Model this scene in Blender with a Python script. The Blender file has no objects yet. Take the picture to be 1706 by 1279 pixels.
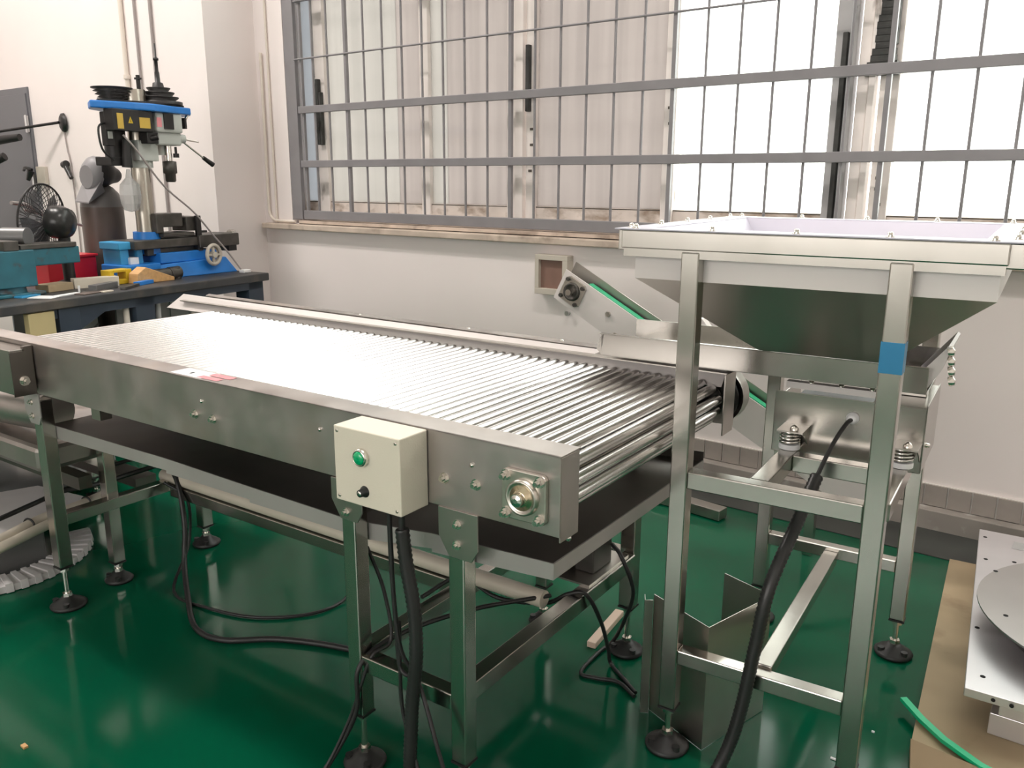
import bpy, math, random
from mathutils import Vector, Matrix
random.seed(7)
S = bpy.context.scene
COL = S.collection
PI = math.pi

# ------------------------------------------------------------------ camera
cam_d = bpy.data.cameras.new('camera'); cam = bpy.data.objects.new('camera', cam_d); COL.objects.link(cam)
S.camera = cam
yaw, pitch, roll = -.6442, .2375, .0042
fw = Vector((math.sin(yaw)*math.cos(pitch), math.cos(yaw)*math.cos(pitch), -math.sin(pitch)))
rt = Vector((math.cos(yaw), -math.sin(yaw), 0)); up = rt.cross(fw)
r2 = rt*math.cos(roll)+up*math.sin(roll); u2 = -rt*math.sin(roll)+up*math.cos(roll)
m = Matrix((r2, u2, -fw)).transposed().to_4x4(); m.translation = Vector((0, 0, 1.55))
cam.matrix_world = m
cam_d.sensor_width = 36; cam_d.lens = 36*1395.6/1706; cam_d.clip_start = .05; cam_d.clip_end = 200

# ------------------------------------------------------------------ light
S.view_settings.view_transform = 'Standard'; S.view_settings.look = 'None'
S.view_settings.gamma = 1; S.view_settings.use_curve_mapping = False
S.view_settings.exposure = 0.12
S.cycles.max_bounces = 10; S.cycles.diffuse_bounces = 5; S.cycles.glossy_bounces = 6
S.cycles.transmission_bounces = 6; S.cycles.transparent_max_bounces = 10
S.cycles.sample_clamp_indirect = 6; S.cycles.caustics_reflective = False; S.cycles.caustics_refractive = False
W = bpy.data.worlds.new('world'); S.world = W; W.use_nodes = True
W.node_tree.nodes['Background'].inputs[0].default_value = (1.0, .99, .98, 1)
W.node_tree.nodes['Background'].inputs[1].default_value = 6.5
def lamp(name, loc, size, power, color=(1, .93, .88)):
    d = bpy.data.lights.new(name, 'AREA'); d.shape = 'RECTANGLE'; d.size, d.size_y = size; d.energy = power; d.color = color
    o = bpy.data.objects.new(name, d); COL.objects.link(o); o.location = loc
    return o
lamp('ceiling_lamp', (-5.7, 1.7, 5.5), (1.3, .3), 95)
lamp('ceiling_lamp', (-.9, 1.7, 5.5), (1.3, .3), 80)
lamp('ceiling_lamp', (-7.4, 1.2, 5.5), (1.3, .3), 120)
fill = lamp('front_fill_light', (-1.0, -4.9, 2.3), (5.0, 1.8), 150, (1, .96, .93)); fill.rotation_euler = (PI/2, 0, 0)   # added soft fill light at the unseen wall behind the camera

# ------------------------------------------------------------------ materials
def nodes(name):
    mt = bpy.data.materials.new(name); mt.use_nodes = True
    nt = mt.node_tree; return mt, nt, nt.nodes['Principled BSDF']
def mat(name, col, rough=.5, metal=0., var=0., scale=6., stretch=(1, 1, 1), rvar=0., bump=0., bscale=60., spec=.5, coat=0., dark=None, dlo=.55, dhi=.75, dscale=3., dstretch=(1, 1, 1)):
    mt, nt, b = nodes(name); N, L = nt.nodes, nt.links
    b.inputs['Base Color'].default_value = (*col, 1); b.inputs['Roughness'].default_value = rough
    b.inputs['Metallic'].default_value = metal; b.inputs['Specular IOR Level'].default_value = spec
    b.inputs['Coat Weight'].default_value = coat; b.inputs['Coat Roughness'].default_value = .08
    if var or rvar or bump or dark:
        tc = N.new('ShaderNodeTexCoord')
        def noise(sc, st, det=2):
            mp = N.new('ShaderNodeMapping'); mp.inputs['Scale'].default_value = st
            L.new(tc.outputs['Object'], mp.inputs['Vector'])
            n = N.new('ShaderNodeTexNoise'); n.inputs['Scale'].default_value = sc; n.inputs['Detail'].default_value = det
            L.new(mp.outputs[0], n.inputs['Vector']); return n.outputs['Fac']
        base = None
        if var:
            f = noise(scale, stretch); r = N.new('ShaderNodeMapRange')
            r.inputs['From Min'].default_value = .3; r.inputs['From Max'].default_value = .7
            r.inputs['To Min'].default_value = 1-var; r.inputs['To Max'].default_value = 1+var
            L.new(f, r.inputs['Value'])
            mx = N.new('ShaderNodeVectorMath'); mx.operation = 'SCALE'; mx.inputs[0].default_value = col
            L.new(r.outputs[0], mx.inputs['Scale']); base = mx.outputs[0]
            L.new(base, b.inputs['Base Color'])
        if dark:
            f = noise(dscale, dstretch, 7); r = N.new('ShaderNodeMapRange')
            r.inputs['From Min'].default_value = dlo; r.inputs['From Max'].default_value = dhi
            L.new(f, r.inputs['Value'])
            mx = N.new('ShaderNodeMix'); mx.data_type = 'RGBA'; mx.inputs[6].default_value = (*col, 1)
            mx.inputs[7].default_value = (*dark, 1); L.new(r.outputs[0], mx.inputs[0])
            if base: L.new(base, mx.inputs[6])
            L.new(mx.outputs[2], b.inputs['Base Color'])
        if rvar:
            f = noise(scale*1.7, stretch); r = N.new('ShaderNodeMapRange')
            r.inputs['From Min'].default_value = .3; r.inputs['From Max'].default_value = .7
            r.inputs['To Min'].default_value = max(.02, rough-rvar); r.inputs['To Max'].default_value = rough+rvar
            L.new(f, r.inputs['Value']); L.new(r.outputs[0], b.inputs['Roughness'])
        if bump:
            f = noise(bscale, stretch); bp = N.new('ShaderNodeBump'); bp.inputs['Strength'].default_value = bump
            bp.inputs['Distance'].default_value = .002; L.new(f, bp.inputs['Height']); L.new(bp.outputs[0], b.inputs['Normal'])
    return mt
M = {}
M['wall'] = mat('wall_paint', (.87, .80, .78), .55, var=.025, scale=1.2, bump=.1, bscale=30, dark=(.74, .66, .62), dlo=.66, dhi=.86, dscale=1.1)
M['ceiling'] = mat('ceiling_paint', (.8, .78, .76), .8)
M['plinth'] = mat('plinth_concrete', (.33, .30, .27), .7, var=.15, scale=5, dark=(.55, .53, .5), dlo=.6, dhi=.75, dscale=9)
M['tile'] = mat('plinth_tile', (.36, .32, .29), .4, var=.12, scale=8)
M['grout'] = mat('tile_grout', (.68, .66, .62), .8)
M['floorstrip'] = mat('dark_floor_edge', (.05, .055, .05), .45, var=.3, scale=4)
M['floor'] = mat('green_epoxy', (.0015, .088, .042), .12, var=.12, scale=1.1, rvar=.05, bump=.05, bscale=5, spec=.24, dark=(.008, .07, .034), dlo=.55, dhi=.8, dscale=2.3)
M['galv'] = mat('dull_galvanised', (.50, .475, .46), .5, .6, var=.08, scale=4)
M['steel'] = mat('stainless_sheet', (.47, .44, .405), .35, 1, var=.07, scale=5, stretch=(1, 1, 1), rvar=.04)
M['plate'] = mat('stained_stainless_plate', (.50, .46, .44), .42, 1, var=.13, scale=4.5, rvar=.09, dark=(.48, .42, .38), dlo=.52, dhi=.72, dscale=5)
M['tube'] = mat('stainless_tube', (.53, .505, .465), .22, 1, var=.06, scale=3, rvar=.03)
M['roller'] = mat('zinc_roller', (.90, .885, .88), .22, 1, var=.05, scale=9, stretch=(1, .2, 1), rvar=.03)
M['mirror'] = mat('polished_stainless', (.42, .40, .37), .22, 1, var=.05, scale=3, rvar=.03)
M['hopper'] = mat('brushed_hopper_sheet', (.58, .55, .51), .34, 1, var=.05, scale=3, rvar=.03)
M['film'] = mat('film_covered_steel', (.74, .69, .665), .45, .1, var=.05, scale=3)
M['liner'] = mat('white_film_liner', (.60, .58, .67), .35, .0, var=.04, scale=3)
M['dtray'] = mat('dull_tray_sheet', (.20, .18, .165), .36, 1, var=.2, scale=2.5, rvar=.05)
M['bolt'] = mat('bright_bolt', (.78, .75, .7), .2, 1)
M['cast'] = mat('cast_bearing', (.62, .58, .52), .35, 1, var=.1, scale=30)
M['brass'] = mat('bearing_ring', (.7, .6, .42), .25, 1)
M['black'] = mat('black_rubber', (.02, .02, .02), .45)
M['blackgloss'] = mat('black_plastic', (.018, .018, .018), .3)
M['sleeve'] = mat('black_conduit', (.022, .022, .022), .38)
M['cream'] = mat('cream_plastic', (.80, .74, .62), .42, bump=.15, bscale=260)
M['green'] = mat('green_button', (.0, .42, .16), .25, coat=.6)
M['belt'] = mat('green_belt', (.02, .36, .17), .45)
M['gstrip'] = mat('green_strip', (.01, .52, .24), .4)
M['grille'] = mat('grey_grille_paint', (.24, .23, .24), .45, var=.06, scale=8)
M['sash'] = mat('old_window_frame', (.84, .78, .74), .5, var=.06, scale=6, dark=(.22, .18, .15), dlo=.66, dhi=.75, dscale=9, dstretch=(1, 1, .35))
M['dirtysash'] = mat('stained_sash_rail', (.74, .66, .60), .6, var=.1, scale=8, dark=(.34, .26, .20), dlo=.48, dhi=.68, dscale=7, dstretch=(1, 1, 2))
M['sashg'] = mat('grey_window_frame', (.42, .41, .41), .45, var=.08, scale=6, dark=(.1, .09, .085), dlo=.66, dhi=.72, dscale=9)
M['sill'] = mat('weathered_sill', (.58, .48, .40), .7, var=.15, scale=6, dark=(.30, .23, .18), dlo=.52, dhi=.7, dscale=7)
M['seal'] = mat('dark_window_seal', (.045, .045, .042), .7, var=.3, scale=20)
M['dirt'] = mat('sill_dirt', (.10, .085, .07), .9)
M['door'] = mat('grey_door', (.15, .15, .165), .45)
M['nickel'] = mat('hinge_nickel', (.7, .7, .7), .3, 1)
M['pvc'] = mat('white_pvc', (.75, .68, .60), .45)
M['beige'] = mat('beige_pipe', (.66, .60, .50), .4, var=.06)
M['cord'] = mat('grey_cord', (.35, .31, .3), .6)
M['bench'] = mat('bench_top_laminate', (.045, .045, .048), .5, var=.3, scale=5, dark=(.10, .085, .07), dlo=.5, dhi=.7, dscale=6)
M['navy'] = mat('bench_leg_navy', (.030, .045, .07), .45)
M['blue'] = mat('machine_blue', (.02, .20, .62), .38, var=.08)
M['blue2'] = mat('light_blue_cast', (.05, .33, .62), .42, var=.1)
M['teal'] = mat('vise_teal', (.02, .13, .175), .4, var=.15, scale=12, dark=(.06, .07, .07), dlo=.6, dhi=.7, dscale=14)
M['iron'] = mat('dark_iron', (.09, .083, .075), .45, .6, var=.25, scale=14)
M['irond'] = mat('blackened_iron', (.030, .028, .028), .45, .4, var=.2)
M['greycast'] = mat('drill_grey', (.50, .52, .49), .4, var=.05)
M['colsteel'] = mat('drill_column_steel', (.52, .48, .42), .3, 1, var=.15, scale=8, stretch=(1, 1, .2))
M['cyl'] = mat('brown_cylinder', (.115, .088, .075), .38, var=.15, scale=5, stretch=(1, 1, .4))
M['cylg'] = mat('cylinder_shoulder_grey', (.16, .15, .145), .4)
M['maskg'] = mat('mask_grey', (.27, .26, .27), .45)
M['red'] = mat('red_plastic', (.62, .015, .03), .35)
M['yellow'] = mat('yellow_plastic', (.62, .42, .02), .45)
M['label'] = mat('yellow_label', (.60, .40, .07), .5)
M['wood'] = mat('light_wood', (.62, .36, .15), .6, var=.12, scale=6, stretch=(1, 8, 8))
M['plywood'] = mat('yellowish_board', (.56, .46, .24), .6, var=.06)
M['card'] = mat('cardboard', (.42, .32, .20), .75, var=.10, scale=4, dark=(.28, .20, .12), dlo=.58, dhi=.75, dscale=6)
M['wchip'] = mat('pale_wood_chip', (.78, .60, .48), .6)
M['alu'] = mat('milled_aluminium', (.74, .72, .74), .38, .75, var=.04)
M['disc'] = mat('disc_aluminium', (.50, .48, .47), .33, .85, var=.03)
M['discside'] = mat('disc_dark_side', (.10, .09, .085), .35, .8)
M['hole'] = mat('hole_black', (.01, .01, .01), .9)
M['foam'] = mat('white_foam', (.62, .60, .60), .7, var=.05)
M['greysheet'] = mat('dull_grey_sheet', (.20, .20, .20), .4, .5)
M['greypanel'] = mat('grey_panel', (.42, .42, .42), .55)
M['white'] = mat('white_paper', (.85, .85, .85), .6)
M['pink'] = mat('pink_print', (.8, .30, .33), .6)
M['tape'] = mat('blue_tape', (.03, .22, .42), .35, .3)
M['panelbox'] = mat('box_cream_metal', (.55, .50, .43), .5)
M['panelin'] = mat('box_brown_door', (.25, .15, .12), .3, var=.12)
M['bag'] = mat('plastic_bag', (.5, .5, .5), .25); M['bag'].node_tree.nodes['Principled BSDF'].inputs['Alpha'].default_value = .55
M['fanblade'] = mat('smoky_fan_blade', (.10, .10, .11), .2); M['fanblade'].node_tree.nodes['Principled BSDF'].inputs['Alpha'].default_value = .75
M['paving'] = mat('outside_paving', (.55, .54, .52), .9)
M['spring'] = mat('spring_steel', (.75, .73, .70), .2, 1)

def glass(name, tint, frost, shade_streak=0.):
    mt = bpy.data.materials.new(name); mt.use_nodes = True; nt = mt.node_tree; N, L = nt.nodes, nt.links
    N.clear(); out = N.new('ShaderNodeOutputMaterial')
    tr = N.new('ShaderNodeBsdfTransparent'); tr.inputs[0].default_value = (*tint, 1)
    tl = N.new('ShaderNodeBsdfTranslucent'); tl.inputs[0].default_value = (*tint, 1)
    df = N.new('ShaderNodeBsdfDiffuse'); df.inputs[0].default_value = (.6, .58, .55, 1)
    gl = N.new('ShaderNodeBsdfGlossy'); gl.inputs['Roughness'].default_value = .08
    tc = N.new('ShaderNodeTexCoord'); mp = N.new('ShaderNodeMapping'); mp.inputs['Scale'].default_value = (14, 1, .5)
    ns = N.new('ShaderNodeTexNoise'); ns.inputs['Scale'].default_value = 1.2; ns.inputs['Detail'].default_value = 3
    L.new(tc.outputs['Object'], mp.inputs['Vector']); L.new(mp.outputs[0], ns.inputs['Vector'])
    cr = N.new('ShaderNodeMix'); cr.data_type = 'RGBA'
    cr.inputs[6].default_value = (*[c*(1-shade_streak) for c in tint], 1); cr.inputs[7].default_value = (*tint, 1)  # vertical shadows of things behind the pane, put into the film tint
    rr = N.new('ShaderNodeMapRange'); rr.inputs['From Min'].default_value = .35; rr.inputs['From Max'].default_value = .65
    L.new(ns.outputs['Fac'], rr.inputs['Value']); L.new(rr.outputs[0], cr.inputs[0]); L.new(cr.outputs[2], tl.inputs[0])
    a = N.new('ShaderNodeMixShader'); a.inputs[0].default_value = .15; L.new(tl.outputs[0], a.inputs[1]); L.new(df.outputs[0], a.inputs[2])
    b = N.new('ShaderNodeMixShader'); b.inputs[0].default_value = frost; L.new(tr.outputs[0], b.inputs[1]); L.new(a.outputs[0], b.inputs[2])
    c = N.new('ShaderNodeMixShader'); c.inputs[0].default_value = .04; L.new(b.outputs[0], c.inputs[1]); L.new(gl.outputs[0], c.inputs[2])
    L.new(c.outputs[0], out.inputs[0]); return mt
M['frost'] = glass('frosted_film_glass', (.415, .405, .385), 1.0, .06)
M['frostp'] = glass('shadowed_film_glass', (.385, .360, .345), 1.0, .10)  # pinker, darker tint stands in for shadows falling behind these panes
M['clear'] = glass('dusty_clear_glass', (.97, 1, .97), .25)
M['sideglass'] = glass('bluish_side_glass', (.34, .355, .37), .93)

# ------------------------------------------------------------------ mesh helpers
class MB:
    def __init__(s): s.v = []; s.f = []; s.sm = []
    def add(s, vs, fs, smooth=False):
        o = len(s.v); s.v += [tuple(v) for v in vs]; s.f += [tuple(i+o for i in f) for f in fs]; s.sm += [smooth]*len(fs); return s
    def box(s, x0, x1, y0, y1, z0, z1):
        v = [(x, y, z) for x in (x0, x1) for y in (y0, y1) for z in (z0, z1)]
        return s.add(v, [(0, 1, 3, 2), (4, 6, 7, 5), (0, 4, 5, 1), (2, 3, 7, 6), (0, 2, 6, 4), (1, 5, 7, 3)])
    def hexa(s, b, t):   # bottom 4 and top 4 points, same winding (ccw seen from above)
        return s.add(list(b)+list(t), [(3, 2, 1, 0), (4, 5, 6, 7)]+[(i, (i+1) % 4, 4+(i+1) % 4, 4+i) for i in range(4)])
    def beam(s, p, q, w, h, upv=(0, 0, 1)):
        p = Vector(p); q = Vector(q); d = (q-p).normalized(); u = Vector(upv)
        sd = d.cross(u).normalized(); u = sd.cross(d).normalized()
        vs = [a+sd*(i*w/2)+u*(j*h/2) for a in (p, q) for i, j in ((-1, -1), (1, -1), (1, 1), (-1, 1))]
        return s.add(vs, [(0, 1, 2, 3), (7, 6, 5, 4)]+[(i+4, (i+1) % 4+4, (i+1) % 4, i) for i in range(4)])
    def cyl(s, p, q, r, r2=None, n=16, caps=True, smooth=True):
        p = Vector(p); q = Vector(q); r2 = r if r2 is None else r2; d = (q-p).normalized()
        a = d.orthogonal().normalized(); b = d.cross(a)
        vs = []
        for c, rr in ((p, r), (q, r2)):
            for i in range(n):
                t = 2*PI*i/n; vs.append(c+(a*math.cos(t)+b*math.sin(t))*rr)
        s.add(vs, [(i, (i+1) % n, n+(i+1) % n, n+i) for i in range(n)], smooth)
        if caps: s.add(vs[:n], [tuple(reversed(range(n)))]); s.add(vs[n:], [tuple(range(n))])
        return s
    def lathe(s, base, axis, prof, n=20, smooth=True):   # prof: (radius, height)
        base = Vector(base); d = Vector(axis).normalized(); a = d.orthogonal().normalized(); b = d.cross(a); vs = []
        for r, h in prof:
            for i in range(n):
                t = 2*PI*i/n; vs.append(base+d*h+(a*math.cos(t)+b*math.sin(t))*max(r, 1e-4))
        fs = [(k*n+i, k*n+(i+1) % n, (k+1)*n+(i+1) % n, (k+1)*n+i) for k in range(len(prof)-1) for i in range(n)]
        return s.add(vs, fs, smooth)
    def prism(s, pts, off):
        o = Vector(off); p = [Vector(x) for x in pts]; n = len(p)
        return s.add(p+[x+o for x in p], [tuple(reversed(range(n))), tuple(range(n, 2*n))]+[(i, (i+1) % n, n+(i+1) % n, n+i) for i in range(n)])
    def strip(s, pts, w, t=.0015):   # folded sheet: open polyline swept along w, thickness t
        p = [Vector(x) for x in pts]; w = Vector(w); n = len(p); nn = []
        for i in range(n):
            a = p[min(i+1, n-1)]-p[max(i-1, 0)]; nn.append(a.cross(w).normalized()*t)
        vs = p+[x+w for x in p]+[x+k for x, k in zip(p, nn)]+[x+w+k for x, k in zip(p, nn)]
        fs = []
        for i in range(n-1):
            fs += [(i, i+1, n+i+1, n+i), (2*n+i, 3*n+i, 3*n+i+1, 2*n+i+1), (i, 2*n+i, 2*n+i+1, i+1), (n+i, n+i+1, 3*n+i+1, 3*n+i)]
        fs += [(0, n, 3*n, 2*n), (n-1, 3*n-1, 4*n-1, 2*n-1)]
        return s.add(vs, fs)
    def tube(s, pts, r, n=8, sub=6, ribs=0.):
        P = [Vector(x) for x in pts]; P = [P[0]*2-P[1]]+P+[P[-1]*2-P[-2]]; c = []
        for i in range(1, len(P)-2):
            for k in range(sub):
                t = k/sub; a, b, d, e = P[i-1:i+3]
                c.append(.5*((2*b)+(-a+d)*t+(2*a-5*b+4*d-e)*t*t+(-a+3*b-3*d+e)*t**3))
        c.append(P[-2])
        if ribs:
            L = [0]
            for i in range(1, len(c)): L.append(L[-1]+(c[i]-c[i-1]).length)
            nn = int(L[-1]/ribs); c2 = []; j = 0
            for k in range(nn+1):
                q = L[-1]*k/nn
                while j < len(L)-2 and L[j+1] < q: j += 1
                c2.append(c[j].lerp(c[j+1], (q-L[j])/max(1e-9, L[j+1]-L[j])))
            c = c2
        vs = []; u = None
        for i, q in enumerate(c):
            d = (c[min(i+1, len(c)-1)]-c[max(i-1, 0)]).normalized()
            if u is None: u = d.orthogonal().normalized()
            u = (u-d*u.dot(d)).normalized(); w = d.cross(u); rr = r*(1.07 if ribs and i % 2 else (.93 if ribs else 1))
            for k in range(n): t = 2*PI*k/n; vs.append(q+(u*math.cos(t)+w*math.sin(t))*rr)
        m_ = len(c)
        s.add(vs, [(i*n+k, i*n+(k+1) % n, (i+1)*n+(k+1) % n, (i+1)*n+k) for i in range(m_-1) for k in range(n)], True)
        s.add(vs[:n], [tuple(reversed(range(n)))]); s.add(vs[-n:], [tuple(range(n))]); return s
    def torus(s, c, axis, R, r, n=32, k=6):
        c = Vector(c); d = Vector(axis).normalized(); a = d.orthogonal().normalized(); b = d.cross(a); vs = []
        for i in range(n):
            t = 2*PI*i/n; e = a*math.cos(t)+b*math.sin(t)
            for j in range(k): q = 2*PI*j/k; vs.append(c+e*(R+r*math.cos(q))+d*(r*math.sin(q)))
        return s.add(vs, [(i*k+j, ((i+1) % n)*k+j, ((i+1) % n)*k+(j+1) % k, i*k+(j+1) % k) for i in range(n) for j in range(k)], True)
    def mesh(s, name, off=(0, 0, 0)):
        me = bpy.data.meshes.new(name); o = Vector(off)
        me.from_pydata([tuple(Vector(v)-o) for v in s.v], [], s.f); me.polygons.foreach_set('use_smooth', s.sm)
        me.validate(); me.update(); return me

class Thing:
    """a top-level Empty at the base of the thing; parts are given in the coordinates of a frame turned by ang"""
    def __init__(s, name, label, cat, base, ang=0., group=None):
        s.base = Vector(base); o = bpy.data.objects.new(name, None); COL.objects.link(o); s.o = o
        o.location = Matrix.Rotation(ang, 3, 'Z') @ s.base; o.rotation_euler = (0, 0, ang); o.empty_display_size = .1
        o['label'] = label; o['category'] = cat
        if group: o['group'] = group
    def part(s, name, mb, m, parent=None, label=None, bev=0., kind=None):
        me = mb.mesh(name, s.base); me.materials.append(M[m]); o = bpy.data.objects.new(name, me); COL.objects.link(o)
        o.parent = parent or s.o
        if label: o['label'] = label
        if kind: o['kind'] = kind
        if bev: bevel(o, bev)
        return o
def bevel(o, w):
    b = o.modifiers.new('bevel', 'BEVEL'); b.width = w; b.segments = 2; b.limit_method = 'ANGLE'; b.angle_limit = math.radians(40)
def single(name, mb, m, label, cat, base, ang=0., group=None, bev=0., kind=None):
    b = Vector(base); me = mb.mesh(name, b); me.materials.append(M[m]); o = bpy.data.objects.new(name, me); COL.objects.link(o)
    o.location = Matrix.Rotation(ang, 3, 'Z') @ b; o.rotation_euler = (0, 0, ang); o['label'] = label; o['category'] = cat
    if group: o['group'] = group
    if bev: bevel(o, bev)
    if kind: o['kind'] = kind
    return o
def struct(name, mb, m, parent=None, bev=0., label=None):
    me = mb.mesh(name); me.materials.append(M[m]); o = bpy.data.objects.new(name, me); COL.objects.link(o)
    if parent: o.parent = parent
    else: o['kind'] = 'structure'
    if label: o['label'] = label
    if bev: bevel(o, bev)
    return o
def place(o, parent, loc):    # another object of the same mesh
    c = o.copy(); COL.objects.link(c); c.parent = parent; c.location = loc; return c
CA, HA, BA = .0444, .0854, .159

# ================================================================== SETTING
struct('floor', MB().box(-9.5, 3.0, -5, 4.12, -.05, 0), 'floor')
struct('ceiling', MB().box(-9.5, 3.0, -5, 4.4, 5.6, 5.7), 'ceiling')
WX0, WX1, WZ0, WZ1 = -5.13, 1.6, 1.24, 4.6
wb = MB().box(-5.45, WX0, 4.1, 4.36, 0, 5.6).box(WX1, 3.0, 4.1, 4.36, 0, 5.6).box(WX0, WX1, 4.1, 4.36, 0, WZ0).box(WX0, WX1, 4.1, 4.36, WZ1, 5.6)
struct('wall_back', wb, 'wall')
struct('wall_left', MB().box(-9.5, -5.45, 3.68, 4.36, 0, 5.6), 'wall')
struct('wall_far_left', MB().box(-9.6, -9.5, -5, 3.68, 0, 5.6), 'wall')
struct('wall_right', MB().box(3.0, 3.1, -5, 4.36, 0, 5.6), 'wall')
struct('wall_front', MB().box(-9.5, 3.0, -5.1, -5, 0, 5.6), 'wall')
struct('ground', MB().box(-30, 30, 4.5, 40, -.6, -.5), 'paving')
# plinth along the window wall: tiles above a concrete ledge
bb = struct('baseboard_back', MB().box(-5.44, 2.9, 4.02, 4.1, 0, .095), 'plinth', bev=.004)
struct('grout_backing', MB().box(-5.44, 2.9, 4.088, 4.099, .095, .198), 'grout', bb)
t0 = MB().box(-.046, .046, 4.078, 4.088, .099, .196); tm = None
for i in range(34):
    x = -2.6+i*.099
    if tm is None:
        tm = struct('tile', t0, 'tile', bb); tm.location.x = x
    else: place(tm, bb, (x, random.uniform(-.0015, .0015), random.uniform(-.001, .001)))
struct('trim_1', MB().box(-5.44, 2.9, 3.72, 4.02, 0, .004), 'floorstrip')       # thin dark strip laid on the floor below the plinth
sl = struct('trim_2', MB().box(-5.42, 2.2, 4.035, 4.20, 1.195, 1.235), 'sill', bev=.006)
struct('mortar_patch', MB().box(-5.06, 1.6, 4.10, 4.36, 1.235, 1.262), 'sill', sl)
# window: frames, sashes, panes
w1 = struct('window_1', MB().box(WX0, WX1, 4.20, 4.34, 1.262, 1.31).box(WX0, WX1, 4.2, 4.34, 4.5, 4.6).box(WX0, WX1, 4.2, 4.34, 2.95, 3.03).box(WX0, WX0+.02, 4.2, 4.34, 1.31, 4.5), 'sash', bev=.004)
def mull(x0, x1, y0=4.22, y1=4.29, m='sash'): struct('mullion', MB().box(x0, x1, y0, y1, 1.31, 4.5), m, w1, bev=.004)
mull(-4.975, -4.955, m='sashg'); mull(-4.95, -4.85); mull(-3.93, -3.855)
mull(-3.215, -3.15); mull(-3.14, -3.085, 4.2, 4.27); mull(-3.075, -3.005)
mull(-2.165, -2.095); mull(-1.30, -1.225, m='sashg'); mull(-1.22, -1.19, 4.18, 4.24, 'sashg'); mull(-1.18, -1.13, 4.2, 4.27); mull(-1.125, -1.095, 4.18, 4.24); mull(-1.085, -1.0)
mull(-.11, -.04); mull(.80, .92); mull(1.5, 1.6)
def sash(x0, x1, g):
    r = struct('sash_rail', MB().box(x0, x1, 4.235, 4.275, 1.31, 1.402), 'dirtysash', w1, bev=.004)
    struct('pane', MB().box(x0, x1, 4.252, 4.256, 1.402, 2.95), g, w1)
    struct('pane', MB().box(x0, x1, 4.252, 4.256, 3.03, 4.5), 'clear', w1)
    struct('dirt_line', MB().box(x0, x1, 4.2345, 4.2352, 1.394, 1.400), 'dirt', r)
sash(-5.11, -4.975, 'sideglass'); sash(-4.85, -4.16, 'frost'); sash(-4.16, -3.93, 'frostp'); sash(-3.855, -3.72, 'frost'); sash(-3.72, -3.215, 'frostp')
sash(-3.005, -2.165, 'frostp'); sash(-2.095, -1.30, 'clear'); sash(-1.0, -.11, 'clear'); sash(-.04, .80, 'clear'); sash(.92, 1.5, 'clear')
for x, z0, z1, w in ((-1.245, 1.31, 2.22, .015), (-3.045, 1.95, 2.32, .016), (-4.90, 1.8, 2.25, .016), (-4.875, 1.8, 2.16, .012)):
    struct('rubber_seal', MB().box(x-w, x+w*.6, 4.19, 4.222, z0, z1), 'seal', w1, bev=.004)
sd = MB()
for k in range(14):
    z = 2.02+k*.028; w = .05*math.exp(-k*.22)+.012*random.random()+.012
    sd.box(-1.075-w, -1.06+w*.8, 4.175, 4.215, z, z+.03)
struct('seal_scrap', sd, 'seal', w1)
struct('seal_scrap', MB().box(-1.045, -1.02, 4.18, 4.21, 2.15, 2.50), 'seal', w1)
for x, z in ((-3.03, 1.85), (-3.03, 1.76), (-3.04, 1.61), (-2.12, 1.75), (-2.125, 1.85), (-2.12, 2.1), (-2.12, 2.35), (-2.12, 1.5), (-1.05, 1.52), (-1.04, 1.45), (-1.05, 1.57), (-2.13, 1.93)):
    struct('paint_chip', MB().box(x-.012, x+.012, 4.217, 4.2205, z-.006, z+.008), 'dirt', w1)
# grille in front of the window
g = Thing('window_grille', 'grey painted steel burglar grille of thin bars and flat rails over the window', 'grille', (-2, 4.12, 1.27))
g.part('post', MB().box(-5.125, -5.015, 4.10, 4.13, 1.27, 4.6), 'grille', bev=.003)
g.part('post', MB().box(-4.975, -4.958, 4.11, 4.13, 1.27, 4.6), 'grille')
g.part('rail', MB().box(-5.0, 1.6, 4.10, 4.14, 1.272, 1.335), 'grille', bev=.003)
for z in (1.664, 2.037): g.part('rail', MB().box(-5.0, 1.6, 4.095, 4.125, z-.024, z+.024), 'grille', bev=.003)
g.part('rail', MB().cyl((-5.02, 4.10, 2.377), (1.6, 4.10, 2.377), .0062, n=8), 'grille', label='thin upper cross rod')
g.part('rail', MB().box(-5.0, 1.6, 4.095, 4.125, 2.75, 2.8), 'grille', bev=.003)
b0 = g.part('bar', MB().cyl((-2, 4.113, 1.335), (-2, 4.113, 4.6), .0075, n=8), 'grille')
xs = [-4.84, -4.685]+[-4.502+.1741*k for k in range(35)]
b0.location.x = xs[0]+2
thick = (2, 10, 16, 22, 31)
for i, x in enumerate(xs):
    if i == 0: continue
    if i in thick: g.part('bar', MB().box(x-.011, x+.011, 4.105, 4.127, 1.335, 4.6), 'grille', label='thicker square bar')
    else: place(b0, g.o, (x+2, 0, 0))
# door in the left wall
d1 = struct('door_1', MB().box(-9.05, -8.17, 3.655, 3.70, 0, 2.29).box(-9.1, -8.14, 3.665, 3.70, 2.29, 2.345).box(-8.17, -8.14, 3.665, 3.7, 0, 2.29), 'door', bev=.003)
for z in (2.03, 1.52, .3): struct('hinge', MB().box(-8.195, -8.165, 3.635, 3.657, z-.07, z+.07).cyl((-8.17, 3.637, z-.075), (-8.17, 3.637, z+.075), .009, n=8), 'nickel', d1)

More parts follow.
